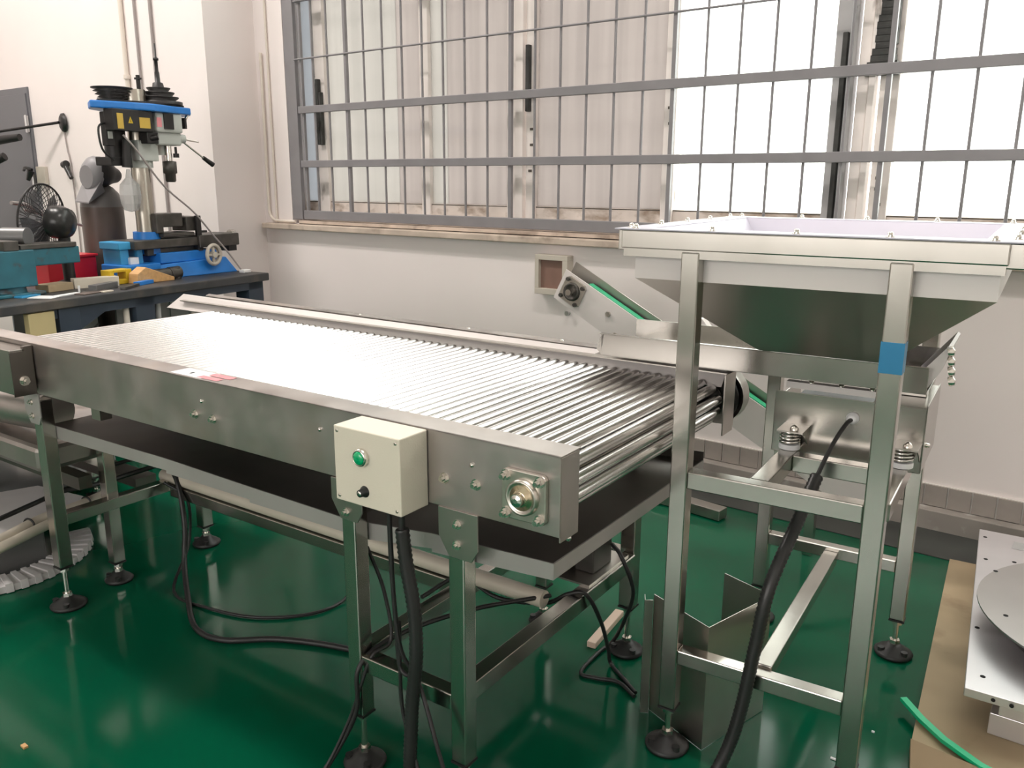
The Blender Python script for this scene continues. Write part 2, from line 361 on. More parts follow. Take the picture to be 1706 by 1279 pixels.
# wall fittings
single('conduit_pipe', MB().tube([(-5.37, 4.082, 2.45), (-5.375, 4.082, 1.9), (-5.38, 4.082, 1.42), (-5.375, 4.082, 1.31), (-5.33, 4.082, 1.262), (-5.25, 4.082, 1.253), (-5.08, 4.082, 1.252)], .011), 'pvc', 'thin conduit running down the wall left of the window and bending toward the sill', 'pipe', (-5.37, 4.09, 1.25))
single('conduit_pipe', MB().cyl((-5.30, 4.088, 1.24), (-5.30, 4.088, 5.59), .008, n=8), 'pvc', 'straight thin vertical pipe on the wall close beside the window grille', 'pipe', (-5.30, 4.09, 1.25))
single('drop_pipe', MB().cyl((-6.46, 3.66, .02), (-6.46, 3.66, 5.59), .017, n=10).cyl((-6.46, 3.66, 2.30), (-6.46, 3.66, 2.33), .026, n=10), 'pvc', 'cream vertical pipe on the wall behind the drill column, leftmost of the three', 'pipe', (-6.46, 3.67, .01))
single('drop_pipe', MB().cyl((-6.28, 3.665, .02), (-6.28, 3.665, 5.59), .010, n=10), 'cord', 'thin grey vertical pipe on the wall, middle of the three behind the drill press', 'pipe', (-6.28, 3.67, .01))
single('drop_pipe', MB().cyl((-6.07, 3.665, .02), (-6.07, 3.665, 5.59), .011, n=10), 'cord', 'thin grey vertical pipe on the wall, rightmost of the three behind the drill press', 'pipe', (-6.07, 3.67, .01))
t = Thing('socket_box', 'small cream wall socket beside the grey door above the fan', 'socket', (-8.02, 3.68, 1.5))
t.part('cover', MB().box(-8.12, -7.96, 3.645, 3.679, 1.50, 1.66), 'panelbox', bev=.006)
t.part('plug', MB().cyl((-8.16, 3.62, 1.62), (-8.19, 3.60, 1.54), .03, .018, n=10).tube([(-8.16, 3.63, 1.63), (-8.24, 3.61, 1.65), (-8.32, 3.63, 1.63)], .014), 'blackgloss', label='black plug and cord end')
t.part('wire', MB().tube([(-7.99, 3.66, 1.5), (-7.98, 3.66, 1.3), (-7.95, 3.66, 1.0), (-7.97, 3.66, .6)], .008), 'cord')
t = Thing('wall_bracket_arm', 'black rod arm reaching sideways from a round wall plate past the door', 'wall bracket', (-7.58, 3.67, 2.02))
t.part('wall_plate', MB().lathe((-7.56, 3.678, 2.02), (-.25, -1, 0), [(.001, .035), (.05, .034), (.075, .02), (.08, 0)], 20), 'irond')
t.part('rod', MB().cyl((-7.58, 3.64, 2.02), (-8.9, 3.05, 1.86), .012, n=8), 'irond')
t.part('knob', MB().cyl((-7.9, 3.45, 1.90), (-8.25, 3.3, 1.86), .03, .045, n=10).cyl((-8.0, 3.35, 1.74), (-8.15, 3.25, 1.66), .035, n=10), 'irond')
single('hanging_cord', MB().tube([(-7.56, 3.668, 1.96), (-7.54, 3.668, 1.8), (-7.51, 3.668, 1.66), (-7.5, 3.668, 1.2), (-7.52, 3.668, .6)], .006), 'cord', 'thin grey cord hanging down the wall below the round bracket plate', 'cord', (-7.55, 3.67, .6))
single('inline_switch', MB().cyl((-7.55, 3.64, 1.66), (-7.45, 3.63, 1.56), .022, .018, n=10).cyl((-7.58, 3.64, 1.67), (-7.53, 3.64, 1.68), .03, n=10), 'blackgloss', 'black inline switch on the cord hanging below the bracket plate', 'switch', (-7.5, 3.65, 1.6))
t = Thing('wall_box', 'cream metal box with recessed brown door on the wall under the window', 'electrical box', (-2.75, 4.09, .9))
t.part('frame', MB().box(-2.868, -2.64, 4.035, 4.1, .905, .94).box(-2.868, -2.64, 4.035, 4.1, 1.105, 1.135).box(-2.868, -2.84, 4.035, 4.1, .94, 1.105).box(-2.675, -2.64, 4.035, 4.1, .94, 1.105), 'panelbox', bev=.002)
t.part('door', MB().box(-2.84, -2.675, 4.06, 4.075, .94, 1.105), 'panelin')
single('wall_hook', MB().cyl((-2.66, 4.1, .80), (-2.66, 4.07, .80), .006, n=8).cyl((-2.66, 4.075, .80), (-2.66, 4.068, .80), .015, n=8), 'nickel', 'small metal screw hook on the wall under the brown-doored box', 'hook', (-2.66, 4.09, .8))

# ================================================================== common parts
def foot(T, leg, x, y, ztop, r=.055, h=.03):
    T.part('stud', MB().cyl((x, y, h), (x, y, ztop+.01), .009, n=10).cyl((x, y, h+.012), (x, y, h+.026), .017, n=6, smooth=False).cyl((x, y, ztop-.016), (x, y, ztop), .017, n=6, smooth=False), 'bolt', leg)
    T.part('foot_pad', MB().lathe((x, y, 0), (0, 0, 1), [(.001, .001), (r, .001), (r+.004, .01), (r*.93, h*.55), (.026, h*1.12), (.02, h*1.4), (.001, h*1.4)], 22).cyl((x+r*.62, y-r*.45, .005), (x+r*.62, y-r*.45, h*1.0), .011, n=8).cyl((x-r*.62, y-r*.45, .005), (x-r*.62, y-r*.45, h*1.0), .011, n=8), 'black', leg)
def tubeleg(T, x0, x1, y0, y1, zb, zt, m='tube', ft=True, r=.055):
    l = T.part('leg', MB().box(x0, x1, y0, y1, zb, zt), m, bev=.0035)
    if ft:
        T.part('end_cap', MB().box(x0-.001, x1+.001, y0-.001, y1+.001, zb-.006, zb), 'black', l)
        foot(T, l, (x0+x1)/2, (y0+y1)/2, zb-.006, r)
    return l
def hexbolt(T, p, d, r, parent=None, m='bolt', name='bolt', ln=.012):
    p = Vector(p); d = Vector(d).normalized()
    return T.part(name, MB().cyl(p, p+d*.002, r*1.35, n=12).cyl(p+d*.002, p+d*ln, r, n=6, smooth=False).cyl(p+d*ln, p+d*(ln+.006), r*.55, n=8), m, parent)
def bearing(T, x, y, z, s=.05, d=-1):
    hs = s*.97
    pts = []
    for cx, cz in ((1, 1), (-1, 1), (-1, -1), (1, -1)):
        a0 = math.atan2(cz, cx)
        for k in (-1, 0, 1):
            a = a0+k*.6; pts.append((x+cx*hs*.8+math.cos(a)*hs*.22, y, z+cz*hs*.8+math.sin(a)*hs*.22))
    f = T.part('bearing_flange', MB().prism(pts, (0, d*.012, 0)), 'cast', bev=.002)
    T.part('bearing_housing', MB().lathe((x, y+d*.012, z), (0, d, 0), [(s*.72, 0), (s*.70, .010), (s*.62, .013), (s*.58, .010), (s*.5, .009)], 24), 'cast', f)
    T.part('bearing_ring', MB().lathe((x, y+d*.018, z), (0, d, 0), [(s*.52, 0), (s*.5, .004), (s*.34, .004), (s*.33, .010), (s*.27, .011)], 24), 'brass', f)
    T.part('shaft_end', MB().cyl((x, y+d*.012, z), (x, y+d*.040, z), s*.26, n=18).cyl((x, y+d*.04, z), (x, y+d*.043, z), s*.23, s*.1, n=18), 'bolt', f)
    for cx in (-1, 1):
        for cz in (-1, 1):
            p = (x+cx*hs*.78, y+d*.012, z+cz*hs*.78)
            T.part('bolt', MB().cyl(p, (p[0], p[1]+d*.004, p[2]), s*.22, n=12).cyl((p[0], p[1]+d*.004, p[2]), (p[0], p[1]+d*.014, p[2]), s*.17, n=6, smooth=False).cyl((p[0], p[1]+d*.014, p[2]), (p[0], p[1]+d*.022, p[2]), s*.1, n=10), 'bolt', f)

# ================================================================== ROLLER CONVEYOR (frame CA)
T = Thing('roller_conveyor', 'long stainless roller table with side plates, lower tray and levelling feet on the green floor', 'conveyor', (-2, 1.86, 0), CA)
XE, PY = -.831, 1.392
sp = T.part('side_plate', MB().box(-3.5, XE, PY, PY+.004, .828, 1.006).box(-3.5, XE, PY, PY+.082, 1.002, 1.006).box(XE-.004, XE, PY+.004, PY+.078, .815, 1.002).box(-3.5, XE, PY+.004, PY+.03, .828, .831), 'plate', bev=.0012)
T.part('side_plate', MB().box(-3.5, XE, 2.406, 2.41, .828, 1.0).box(XE-.004, XE, 2.325, 2.406, .815, 1.0).box(-3.5, XE, 2.35, 2.406, .996, 1.0), 'steel')
rl = MB(); R0 = .0152
rl.cyl((0, 1.478, 0), (0, 2.338, 0), R0, n=20); rl.cyl((0, 1.470, 0), (0, 1.478, 0), .006, n=8); rl.cyl((0, 2.338, 0), (0, 2.36, 0), .006, n=8)
SX, SZ, RR = -.912, .905, .056
pos = []; pit = .0362; x = SX
while x > -3.26: pos.append((x, SZ+RR)); x -= pit
for k in range(1, 5): a = PI/2-k*pit/RR*1.0; pos.append((SX+RR*math.cos(a), SZ+RR*math.sin(a)))
x = SX-.01
while x > -3.25: pos.append((x, SZ-RR)); x -= pit
r0 = None
for i, (x, z) in enumerate(pos):
    if r0 is None: r0 = T.part('roller', rl, 'roller'); base0 = Vector((x, 0, z)); r0.location = base0
    else: place(r0, T.o, (x, 0, z+random.uniform(-.0006, .0006)))
ch = MB()
for y in (1.462, 2.352):
    ch.box(-3.25, SX, y, y+.008, SZ+RR-.008, SZ+RR+.006).box(-3.25, SX, y, y+.008, SZ-RR-.006, SZ-RR+.008).lathe((SX, y+.004, SZ), (0, 1, 0), [(.02, 0), (RR+.006, 0), (RR+.006, .006), (.02, .006)], 20)
T.part('drive_chain', ch, 'irond')
T.part('drive_shaft', MB().cyl((SX, 1.40, SZ), (SX, 2.40, SZ), .0125, n=14).cyl((SX, 1.45, SZ), (SX, 2.36, SZ), .022, n=14), 'tube')
# guard on the far side: tilted sheet with a flat bolted lip
gd = T.part('side_guard', MB().prism([(-3.60, 2.345, .958), (-3.53, 2.392, 1.022), (XE-.02, 2.392, 1.012), (XE-.02, 2.345, .958)], (0, .002, .001)), 'film', label='pale film-covered tilted guard sheet along the far side')
T.part('guard_lip', MB().prism([(-3.36, 2.393, 1.026), (-3.40, 2.44, 1.026), (XE-.02, 2.44, 1.016), (XE-.02, 2.393, 1.016)], (0, 0, .003)).beam((-3.40, 2.44, 1.014), (XE-.02, 2.44, 1.004), .003, .028), 'plate', gd)
for x in (-2.95, -2.4, -1.85, -1.45, -1.1): T.part('bolt', MB().lathe((x, 2.42, 1.018+.001*(-x)), (0, 0, 1), [(.007, 0), (.0065, .005), (.001, .007)], 8), 'bolt', gd)
# tray underneath
tx = [(-3.0, .694), (-2.3, .70), (-1.9, .693), (-1.5, .688), (-1.22, .72), (-.875, .735)]
tr = MB()
for (xa, za), (xb, zb) in zip(tx[:-1], tx[1:]):
    tr.hexa([(xa, 1.447, za-.004), (xb, 1.447, zb-.004), (xb, 2.30, zb-.004), (xa, 2.30, za-.004)], [(xa, 1.447, za), (xb, 1.447, zb), (xb, 2.30, zb), (xa, 2.30, za)])
    tr.hexa([(xa, 2.297, za), (xb, 2.297, zb), (xb, 2.30, zb), (xa, 2.30, za)], [(xa, 2.297, za+.03), (xb, 2.297, zb+.03), (xb, 2.30, zb+.03), (xa, 2.30, za+.03)])
ty = T.part('catch_tray', tr, 'dtray', label='dull dark catch tray under the rollers')
te = MB()
for (xa, za), (xb, zb) in zip(tx[:-1], tx[1:]):
    te.hexa([(xa, 1.443, za-.045), (xb, 1.443, zb-.036), (xb, 1.447, zb-.036), (xa, 1.447, za-.045)], [(xa, 1.443, za+.003), (xb, 1.443, zb+.003), (xb, 1.447, zb+.003), (xa, 1.447, za+.003)])
te.box(-.878, -.874, 1.443, 2.30, .70, .738)
T.part('tray_lip', te, 'galv', ty)
T.part('tray_bracket', MB().box(-2.62, -2.57, 1.40, 1.44, .79, .83), 'steel', ty)
T.part('bolt', MB().lathe((-.874, 1.50, .78), (1, 0, 0), [(.009, 0), (.008, .006), (.001, .009)], 8), 'bolt')
# legs
def bracket(x0, x1, zt, zb, taper, sticker=None):
    b = T.part('leg_bracket', MB().prism([(x0, PY, zt), (x0, PY, zb+taper*1.6), (x0+taper, PY, zb), (x1-taper*.6, PY, zb), (x1, PY, zb+taper), (x1, PY, zt)], (0, -.005, 0)).box(x0, x1, PY-.005, PY+.01, zt-.002, zt+.001), 'galv' if x0 < -2 else 'steel', bev=.001)
    xm = (x0+x1)/2
    hexbolt(T, (xm, PY-.005, zt-.032), (0, -1, 0), .0085, b, ln=.008); hexbolt(T, (xm-.002, PY-.005, zt-.082), (0, -1, 0), .0085, b, ln=.008)
    return b
bracket(-1.152, -1.040, .828, .712, .03); bracket(-1.50, -1.395, .826, .722, .03); bracket(-3.035, -2.93, .826, .715, .03)
tubeleg(T, -1.128, -1.083, 1.392, 1.438, .165, .80); tubeleg(T, -1.472, -1.427, 1.392, 1.438, .165, .80)
tubeleg(T, -2.998, -2.948, 1.394, 1.442, .165, .80, r=.06)
tubeleg(T, -3.035, -2.988, 1.62, 1.665, .085, .69, r=.05); tubeleg(T, -3.045, -2.998, 2.03, 2.08, .09, .69, r=.055)
tubeleg(T, -1.143, -1.092, 2.305, 2.353, .175, .83); tubeleg(T, -1.475, -1.43, 2.31, 2.355, .15, .83, r=.05)
T.part('cross_rail', MB().box(-1.427, -1.128, 1.395, 1.437, .30, .345), 'tube', bev=.003)
T.part('cross_rail', MB().box(-1.132, -1.087, 1.438, 2.305, .322, .372), 'tube', bev=.003)
T.part('cross_rail', MB().box(-1.472, -1.427, 1.438, 2.31, .31, .355), 'tube', bev=.003)
T.part('cross_rail', MB().box(-2.998, -2.953, 1.442, 2.03, .32, .365), 'tube', bev=.003)
T.part('cross_rail', MB().box(-1.43, -1.143, 2.31, 2.352, .33, .372), 'tube', bev=.003)
T.part('long_rail', MB().box(-2.953, -1.472, 1.86, 1.905, .30, .345), 'tube', bev=.003)
T.part('motor_plate', MB().box(-1.43, -1.10, 2.02, 2.28, .372, .378), 'steel')
mo = T.part('drive_motor', MB().cyl((-1.40, 2.15, .455), (-1.17, 2.15, .455), .06, n=20).box(-1.19, -1.125, 2.09, 2.21, .378, .53).box(-1.36, -1.22, 2.10, 2.20, .378, .40), 'iron', bev=.004, label='dark gear motor on a plate at the right end')
T.part('drive_disc', MB().lathe((-.905, 2.42, .905), (0, 1, 0), [(.001, .04), (.06, .04), (.075, .03), (.08, .02), (.08, 0), (.07, -.004), (.001, -.004)], 28), 'irond', label='round dark drive wheel behind the far plate')
T.part('drive_cover', MB().lathe((-.905, 2.46, .905), (0, 1, 0), [(.09, -.015), (.09, .04), (.08, .042), (.001, .042)], 28), 'steel')
# side plate fittings
for x, z, r in ((-1.135, .898, .010), (-1.046, .901, .010), (-2.046, .901, .010), (-1.965, .899, .010)): hexbolt(T, (x, PY, z), (0, -1, 0), r, sp, ln=.01)
for x, z in ((-1.057, .944), (-2.013, .943), (-1.535, .943)): T.part('screw', MB().lathe((x, PY, z), (0, -1, 0), [(.006, 0), (.005, .004), (.001, .005)], 8), 'bolt', sp)
bearing(T, -.914, PY, .905, .056)
stk = T.part('paper_label', MB().box(-2.165, -2.02, PY+.008, PY+.074, 1.0062, 1.0067), 'white', label='white paper label with pink print on the near flange')
T.part('pink_print', MB().box(-2.045, -1.955, PY+.012, PY+.036, 1.0068, 1.0070).box(-2.035, -1.94, PY+.044, PY+.070, 1.0068, 1.0070), 'pink', stk)
T.part('black_print', MB().box(-2.105, -2.095, PY+.03, PY+.045, 1.0068, 1.0070), 'hole', stk)
# control box
BX0, BX1, BY0, BY1, BZ0, BZ1 = -1.386, -1.183, 1.297, 1.391, .822, 1.004
cb = T.part('control_box', MB().box(BX0, BX1, BY0, BY1, BZ0, BZ1), 'cream', bev=.003, label='cream plastic control box with green button')
xc = (BX0+BX1)/2-.012
T.part('push_button', MB().lathe((xc, BY0, .942), (0, -1, 0), [(.021, 0), (.021, .010), (.018, .013), (.0165, .013), (.0165, .008)], 24), 'bolt', cb, label='chrome button ring')
T.part('push_button', MB().lathe((xc, BY0, .942), (0, -1, 0), [(.0162, .002), (.0162, .012), (.013, .0155), (.001, .016)], 24), 'green', cb, label='green button cap')
T.part('knob', MB().lathe((xc+.004, BY0, .860), (0, -1, 0), [(.014, 0), (.013, .003), (.010, .004), (.0085, .018), (.001, .018)], 18), 'blackgloss', cb, label='black knob')
T.part('knob_cap', MB().lathe((xc+.004, BY0-.018, .860), (0, -1, 0), [(.006, 0), (.0055, .001), (.001, .0012)], 12), 'bolt', cb)
for x in (BX0+.012, BX1-.012):
    for z in (BZ0+.012, BZ1-.012): T.part('screw', MB().lathe((x, BY0, z), (0, -1, 0), [(.0042, 0), (.004, .0012), (.001, .0015)], 8), 'cast', cb)

# neighbouring machine at the left edge (frame CA)
T = Thing('transfer_conveyor', 'stainless conveyor end with a hex bolt joined to the roller table at the left edge', 'conveyor', (-3.4, 1.2, 0), CA)
T.part('end_housing', MB().box(-3.7, -2.935, 1.315, 1.385, .838, .992), 'mirror', bev=.002)
T.part('end_plate', MB().box(-2.935, -2.931, 1.313, 1.387, .832, .985).box(-2.95, -2.931, 1.36, 1.388, .985, 1.0), 'dtray')
hexbolt(T, (-2.931, 1.35, .884), (1, 0, 0), .013, ln=.016)
T.part('rolled_shell', MB().cyl((-3.9, 1.50, .66), (-3.06, 1.50, .72), .075, n=24), 'plate')
T.part('hull_sheet', MB().box(-4.2, -3.06, 1.42, 2.2, .50, .60), 'plate', bev=.02)
T.part('lower_beam', MB().box(-4.2, -3.05, 1.55, 1.60, .40, .45).box(-4.0, -3.35, 1.95, 2.05, .22, .26), 'dtray')
tubeleg(T, -4.15, -4.10, 1.62, 1.67, .12, .5)
tubeleg(T, -3.95, -3.9, 2.05, 2.10, .12, .5)
T = Thing('turntable_disc', 'thin grey metal disc lying low under the left end of the roller table', 'disc', (-4.35, 1.75, .0))
T.part('disc', MB().lathe((-4.35, 1.78, .11), (0, 0, 1), [(.001, .0), (.36, .0), (.36, .015), (.001, .015)], 40), 'greysheet')
T.part('pedestal', MB().cyl((-4.35, 1.78, 0), (-4.35, 1.78, .11), .12, n=20), 'irond')
fm = MB(); n = 40
for k in range(n):   # corrugated ring of foam
    a0, a1 = 1.35-2.6*k/n, 1.35-2.6*(k+1)/n; w = .007 if k % 2 else 0
    P = lambda a, r, z: (-3.72+math.cos(a)*r, 1.27+math.sin(a)*r*.98, z)
    fm.hexa([P(a0, .30, .003), P(a0, .41+w, .003), P(a1, .41+w, .003), P(a1, .30, .003)][::-1], [P(a0, .30, .03+w), P(a0, .41, .03+w), P(a1, .41, .03+w), P(a1, .30, .03+w)][::-1])
single('foam_ring', fm, 'foam', 'white corrugated foam ring lying on the floor at the left edge', 'packing foam', (-3.72, 1.27, 0))
T = Thing('motor_block', 'dark square machine block lying inside the foam ring at the left edge', 'machine block', (-3.7, 1.1, 0))
T.part('block', MB().box(-4.0, -3.46, .8, 1.41, .0, .19), 'greysheet', bev=.01)
single('foam_sheet', MB().prism([(-3.95, 1.30, .191), (-3.41, 1.20, .191), (-3.40, 1.40, .191), (-3.38, 1.56, .191), (-3.57, 1.63, .191), (-3.86, 1.57, .191)], (0, 0, .012)), 'foam', 'white foam sheet under the cream pipes on the dark machine block', 'packing foam', (-3.6, 1.4, .19))
single('cream_pipe', MB().tube([(-3.20, .9, .23), (-3.29, 1.18, .232), (-3.36, 1.35, .235), (-3.39, 1.52, .235), (-3.43, 1.66, .235)], .021, n=12), 'beige', 'farther of two cream pipes lying side by side at the left edge', 'pipe', (-3.4, 1.4, .21))
single('cream_pipe', MB().tube([(-3.13, .9, .225), (-3.23, 1.16, .226), (-3.30, 1.34, .228), (-3.33, 1.44, .228)], .020, n=12), 'beige', 'nearer and shorter of two cream pipes lying side by side at the left edge', 'pipe', (-3.3, 1.3, .2))
single('cable_tie', MB().torus((-3.345, 1.31, .234), (-.35, 1, 0), .026, .004, 20), 'black', 'black cable tie around the cream pipe left of the front table leg', 'cable tie', (-3.35, 1.31, .2))
single('cable_tie', MB().torus((-3.395, 1.56, .235), (-.3, 1, 0), .026, .004, 20), 'black', 'black cable tie around the cream pipe right of the front table leg', 'cable tie', (-3.4, 1.56, .2))
single('black_cable', MB().tube([(-3.3, .95, .275), (-3.38, 1.22, .28), (-3.43, 1.38, .285), (-3.46, 1.50, .29), (-3.40, 1.63, .30), (-3.28, 1.73, .35), (-3.13, 1.76, .40), (-2.98, 1.73, .385), (-2.90, 1.70, .22), (-2.86, 1.66, .08), (-2.72, 1.58, .012), (-2.5, 1.47, .011), (-2.35, 1.48, .011), (-2.2, 1.60, .011), (-1.97, 1.70, .011), (-1.7, 1.75, .011)], .0105), 'black', 'thick black cable looping off the lower rail onto the floor under the roller table', 'cable', (-2.5, 1.6, .01))
single('black_cable', MB().tube([(-3.02, 1.70, .37), (-2.93, 1.74, .30), (-2.92, 1.72, .12), (-2.81, 1.577, .008), (-2.6, 1.58, .008), (-2.388, 1.651, .008), (-2.25, 1.80, .008), (-2.24, 1.95, .02), (-2.30, 2.0, .12), (-2.32, 2.05, .3)], .006), 'black', 'thin black cable curving over the floor left of the middle leg', 'cable', (-2.2, 1.8, .01))
single('black_cable', MB().tube([(-3.5, 1.70, .33), (-3.3, 1.78, .40), (-3.1, 1.80, .43), (-2.95, 1.90, .43), (-2.85, 2.05, .44), (-2.9, 2.2, .40), (-3.1, 2.3, .36)], .009), 'black', 'black cable passing over the cross rail at the left leg', 'cable', (-3.1, 1.8, .3))
T = Thing('long_tube', 'long cream tube resting along the lower rail of the roller table', 'tube', (-2.1, 1.9, .36), CA)
T.part('tube', MB().cyl((-3.02, 1.885, .372), (-1.17, 1.882, .372), .026, n=18), 'beige')

# ================================================================== HOPPER STAND (frame HA)
T = Thing('hopper_stand', 'square stainless feed hopper on a tall tube stand with levelling feet', 'hopper', (-.48, 2.42, 0), HA)
HX0, HX1, HY0, HY1 = -.90, -.052, 1.955, 2.90
RZ0, RZ1 = 1.388, 1.433
T.part('rim_beam', MB().box(HX0, HX1, HY0, HY0+.045, RZ0, RZ1), 'tube', bev=.003)
T.part('rim_beam', MB().box(HX0, HX1, HY1-.045, HY1, RZ0, RZ1), 'tube', bev=.003)
T.part('rim_beam', MB().box(HX0-.022, HX0+.03, HY0+.03, HY1, RZ0-.008, RZ1), 'tube', bev=.003)
T.part('rim_beam', MB().box(HX1-.01, HX1+.03, HY0+.02, HY1, RZ0-.008, RZ1), 'tube', bev=.003)
T.part('under_lip', MB().box(HX0+.004, HX1-.004, HY0+.008, HY0+.05, RZ0-.02, RZ0), 'tube')
bx0, bx1, by0, by1 = HX0+.022, HX1-.012, HY0+.043, HY1-.05
ox0, ox1, oy0, oy1, OZ = -.62, -.30, 2.26, 2.62, 1.105
BZ = 1.31
up4 = [(bx0, by0), (bx1, by0), (bx1, by1), (bx0, by1)]; lo4 = [(ox0, oy0), (ox1, oy0), (ox1, oy1), (ox0, oy1)]
def shell(z1, z0, A, B, t=.0):
    b = MB(); vs = [(x, y, z1) for x, y in A]+[(x, y, z0) for x, y in B]
    b.add(vs, [(i, i+4, (i+1) % 4+4, (i+1) % 4) for i in range(4)]); return b
hb = T.part('hopper_body', shell(1.39, BZ, up4, up4), 'film', label='pale film-covered upright sides of the hopper')
s_ = hb.modifiers.new('thick', 'SOLIDIFY'); s_.thickness = .003
hc = T.part('hopper_cone', shell(BZ, OZ, up4, lo4), 'hopper', label='sloping lower walls of the hopper')
s_ = hc.modifiers.new('thick', 'SOLIDIFY'); s_.thickness = .003
q = .035
i4 = [(bx0+q, by0+q), (bx1-q, by0+q), (bx1-q, by1-q), (bx0+q, by1-q)]
li = T.part('hopper_liner', shell(1.434, OZ+.02, i4, [(ox0+.02, oy0+.02), (ox1-.02, oy0+.02), (ox1-.02, oy1-.02), (ox0+.02, oy1-.02)]), 'liner', label='pale sloping liner sheet inside the hopper')
s_ = li.modifiers.new('thick', 'SOLIDIFY'); s_.thickness = .002; s_.offset = 1
e4 = [(HX0-.02, HY0+.002), (HX1+.028, HY0+.002), (HX1+.028, HY1-.002), (HX0-.02, HY1-.002)]
lf = MB(); vs = [(x, y, 1.4335) for x, y in e4]+[(x, y, 1.4335) for x, y in i4]+[(x, y, 1.4365) for x, y in e4]+[(x, y, 1.4365) for x, y in i4]
lf.add(vs, [(8+i, 8+(i+1) % 4, 12+(i+1) % 4, 12+i) for i in range(4)]+[(i, 4+i, 4+(i+1) % 4, (i+1) % 4) for i in range(4)]+[(i, (i+1) % 4, 8+(i+1) % 4, 8+i) for i in range(4)]+[(4+i, 12+i, 12+(i+1) % 4, 4+(i+1) % 4) for i in range(4)])
T.part('liner_flange', lf, 'liner')
bl = None
bp = [(HX0+.03+k*.197, HY0+.022) for k in range(5)]+[(HX0+.02+k*.2, HY1-.022) for k in range(5)]+[(HX0, HY0+.06+k*.2) for k in range(5)]+[(HX1+.008, HY0+.1+k*.2) for k in range(4)]
for x, y in bp:
    if bl is None:
        bl = T.part('rim_bolt', MB().lathe((-.48, 2.42, 1.4365), (0, 0, 1), [(.010, 0), (.010, .002), (.006, .002), (.0062, .008), (.004, .011), (.0005, .0115)], 10), 'bolt'); bl.location = (x+.48, y-2.42, 0)
    else: place(bl, T.o, (x+.48, y-2.42, 0))
for x0, x1, y0, y1 in ((-.742, -.696, 1.960, 2.006), (-.272, -.224, 1.960, 2.006), (-.735, -.69, 2.82, 2.866), (-.275, -.229, 2.82, 2.866)):
    l = tubeleg(T, x0, x1, y0, y1, .135, RZ0-.004, r=.058)
    if (x0, y0) == (-.272, 1.960): T.part('blue_tape', MB().box(x0-.0006, x1+.0006, y0-.0006, y1+.0006, 1.142, 1.212), 'tape', l, label='band of blue film around the front right leg')
def rail(*a): T.part('cross_rail', MB().box(*a), 'tube', bev=.003)
rail(-.696, -.272, 1.962, 2.004, .782, .828); rail(-.69, -.275, 2.822, 2.862, .782, .828)
rail(-.735, -.69, 2.006, 2.82, .782, .828) if False else None
rail(-.548, -.502, 2.004, 2.822, .782, .828); rail(-.262, -.22, 2.006, 2.82, .782, .828)
rail(-.502, -.262, 2.245, 2.29, .782, .828)
rail(-.696, -.272, 1.962, 2.004, .276, .318); rail(-.69, -.275, 2.822, 2.862, .30, .342); rail(-.50, -.455, 2.004, 2.822, .285, .327)

# ---- vibrating feeder under the hopper
T = Thing('vibrating_feeder', 'stainless vibrating feeder with trough and box housing standing on springs below the hopper', 'feeder', (-.4, 2.45, .828), HA)
VY = 2.36
T.part('housing', MB().box(-.59, -.20, VY, VY+.003, .80, .976).box(-.20, -.197, VY, 2.66, .80, .985).box(-.59, -.587, VY, 2.66, .80, .95).box(-.33, -.197, VY, 2.66, .976, .979).box(-.59, -.20, VY-.001, VY+.05, .798, .801), 'mirror', bev=.001)
T.part('coil_core', MB().box(-.55, -.24, VY+.05, 2.6, .84, .945), 'irond')
T.part('top_bar', MB().box(-.565, -.30, VY+.012, VY+.04, .985, 1.003), 'film')
for x in (-.50, -.42, -.34): T.part('bolt', MB().lathe((x, VY+.026, 1.003), (0, 0, 1), [(.008, 0), (.007, .005), (.001, .007)], 8), 'bolt')
T.part('top_block', MB().box(-.29, -.215, VY+.12, VY+.17, .979, 1.04), 'steel', bev=.002)
TY0, TY1 = 2.29, 2.60
tr = MB().box(-1.11, -.20, TY0, TY0+.003, 1.032, 1.10).box(-1.11, -.20, TY0-.012, TY0, 1.098, 1.101).box(-1.13, -.20, TY0, TY1, 1.03, 1.033).box(-1.13, -.20, TY1-.003, TY1, 1.032, 1.10)
T.part('trough', tr, 'mirror', bev=.001)
T.part('trough_lip', MB().prism([(-1.11, TY0, 1.034), (-1.125, TY0, 1.05), (-1.115, TY0, 1.085), (-1.10, TY0, 1.1)], (0, .003, 0)), 'mirror')
T.part('end_plate', MB().prism([(-.245, TY0+.02, 1.05), (-.165, TY0+.02, 1.155), (-.158, TY0+.02, 1.15), (-.175, TY0+.02, 1.09), (-.20, TY0+.02, 1.045)], (0, .26, 0)), 'film')
for k in range(4): T.part('bolt', MB().lathe((-.165+.003*k, TY0+.03, 1.14-.025*k), (1, 0, .3), [(.014, 0), (.012, .012), (.001, .016)], 8), 'bolt')
for x in (-.548+.02, -.24):
    sg = MB(); pts = []
    for k in range(49):
        a = 2*PI*k/12; pts.append((x+.026*math.cos(a), VY-.052+.026*math.sin(a), .843+.038*k/48))
    sg.tube(pts, .0036, n=6, sub=1)
    s1 = T.part('spring', sg, 'spring')
    T.part('spring_seat', MB().cyl((x, VY-.052, .829), (x, VY-.052, .843), .029, n=18), 'white', s1, label='white spring seat')
    T.part('spring_bracket', MB().box(x-.03, x+.04, VY-.085, VY, .881, .885).prism([(x+.036, VY-.08, .881), (x+.036, VY, .881), (x+.036, VY, .83)], (.003, 0, 0)), 'steel', s1)
    T.part('bolt', MB().lathe((x+.012, VY-.06, .885), (0, 0, 1), [(.012, 0), (.011, .006), (.006, .012), (.001, .014)], 10), 'bolt', s1)
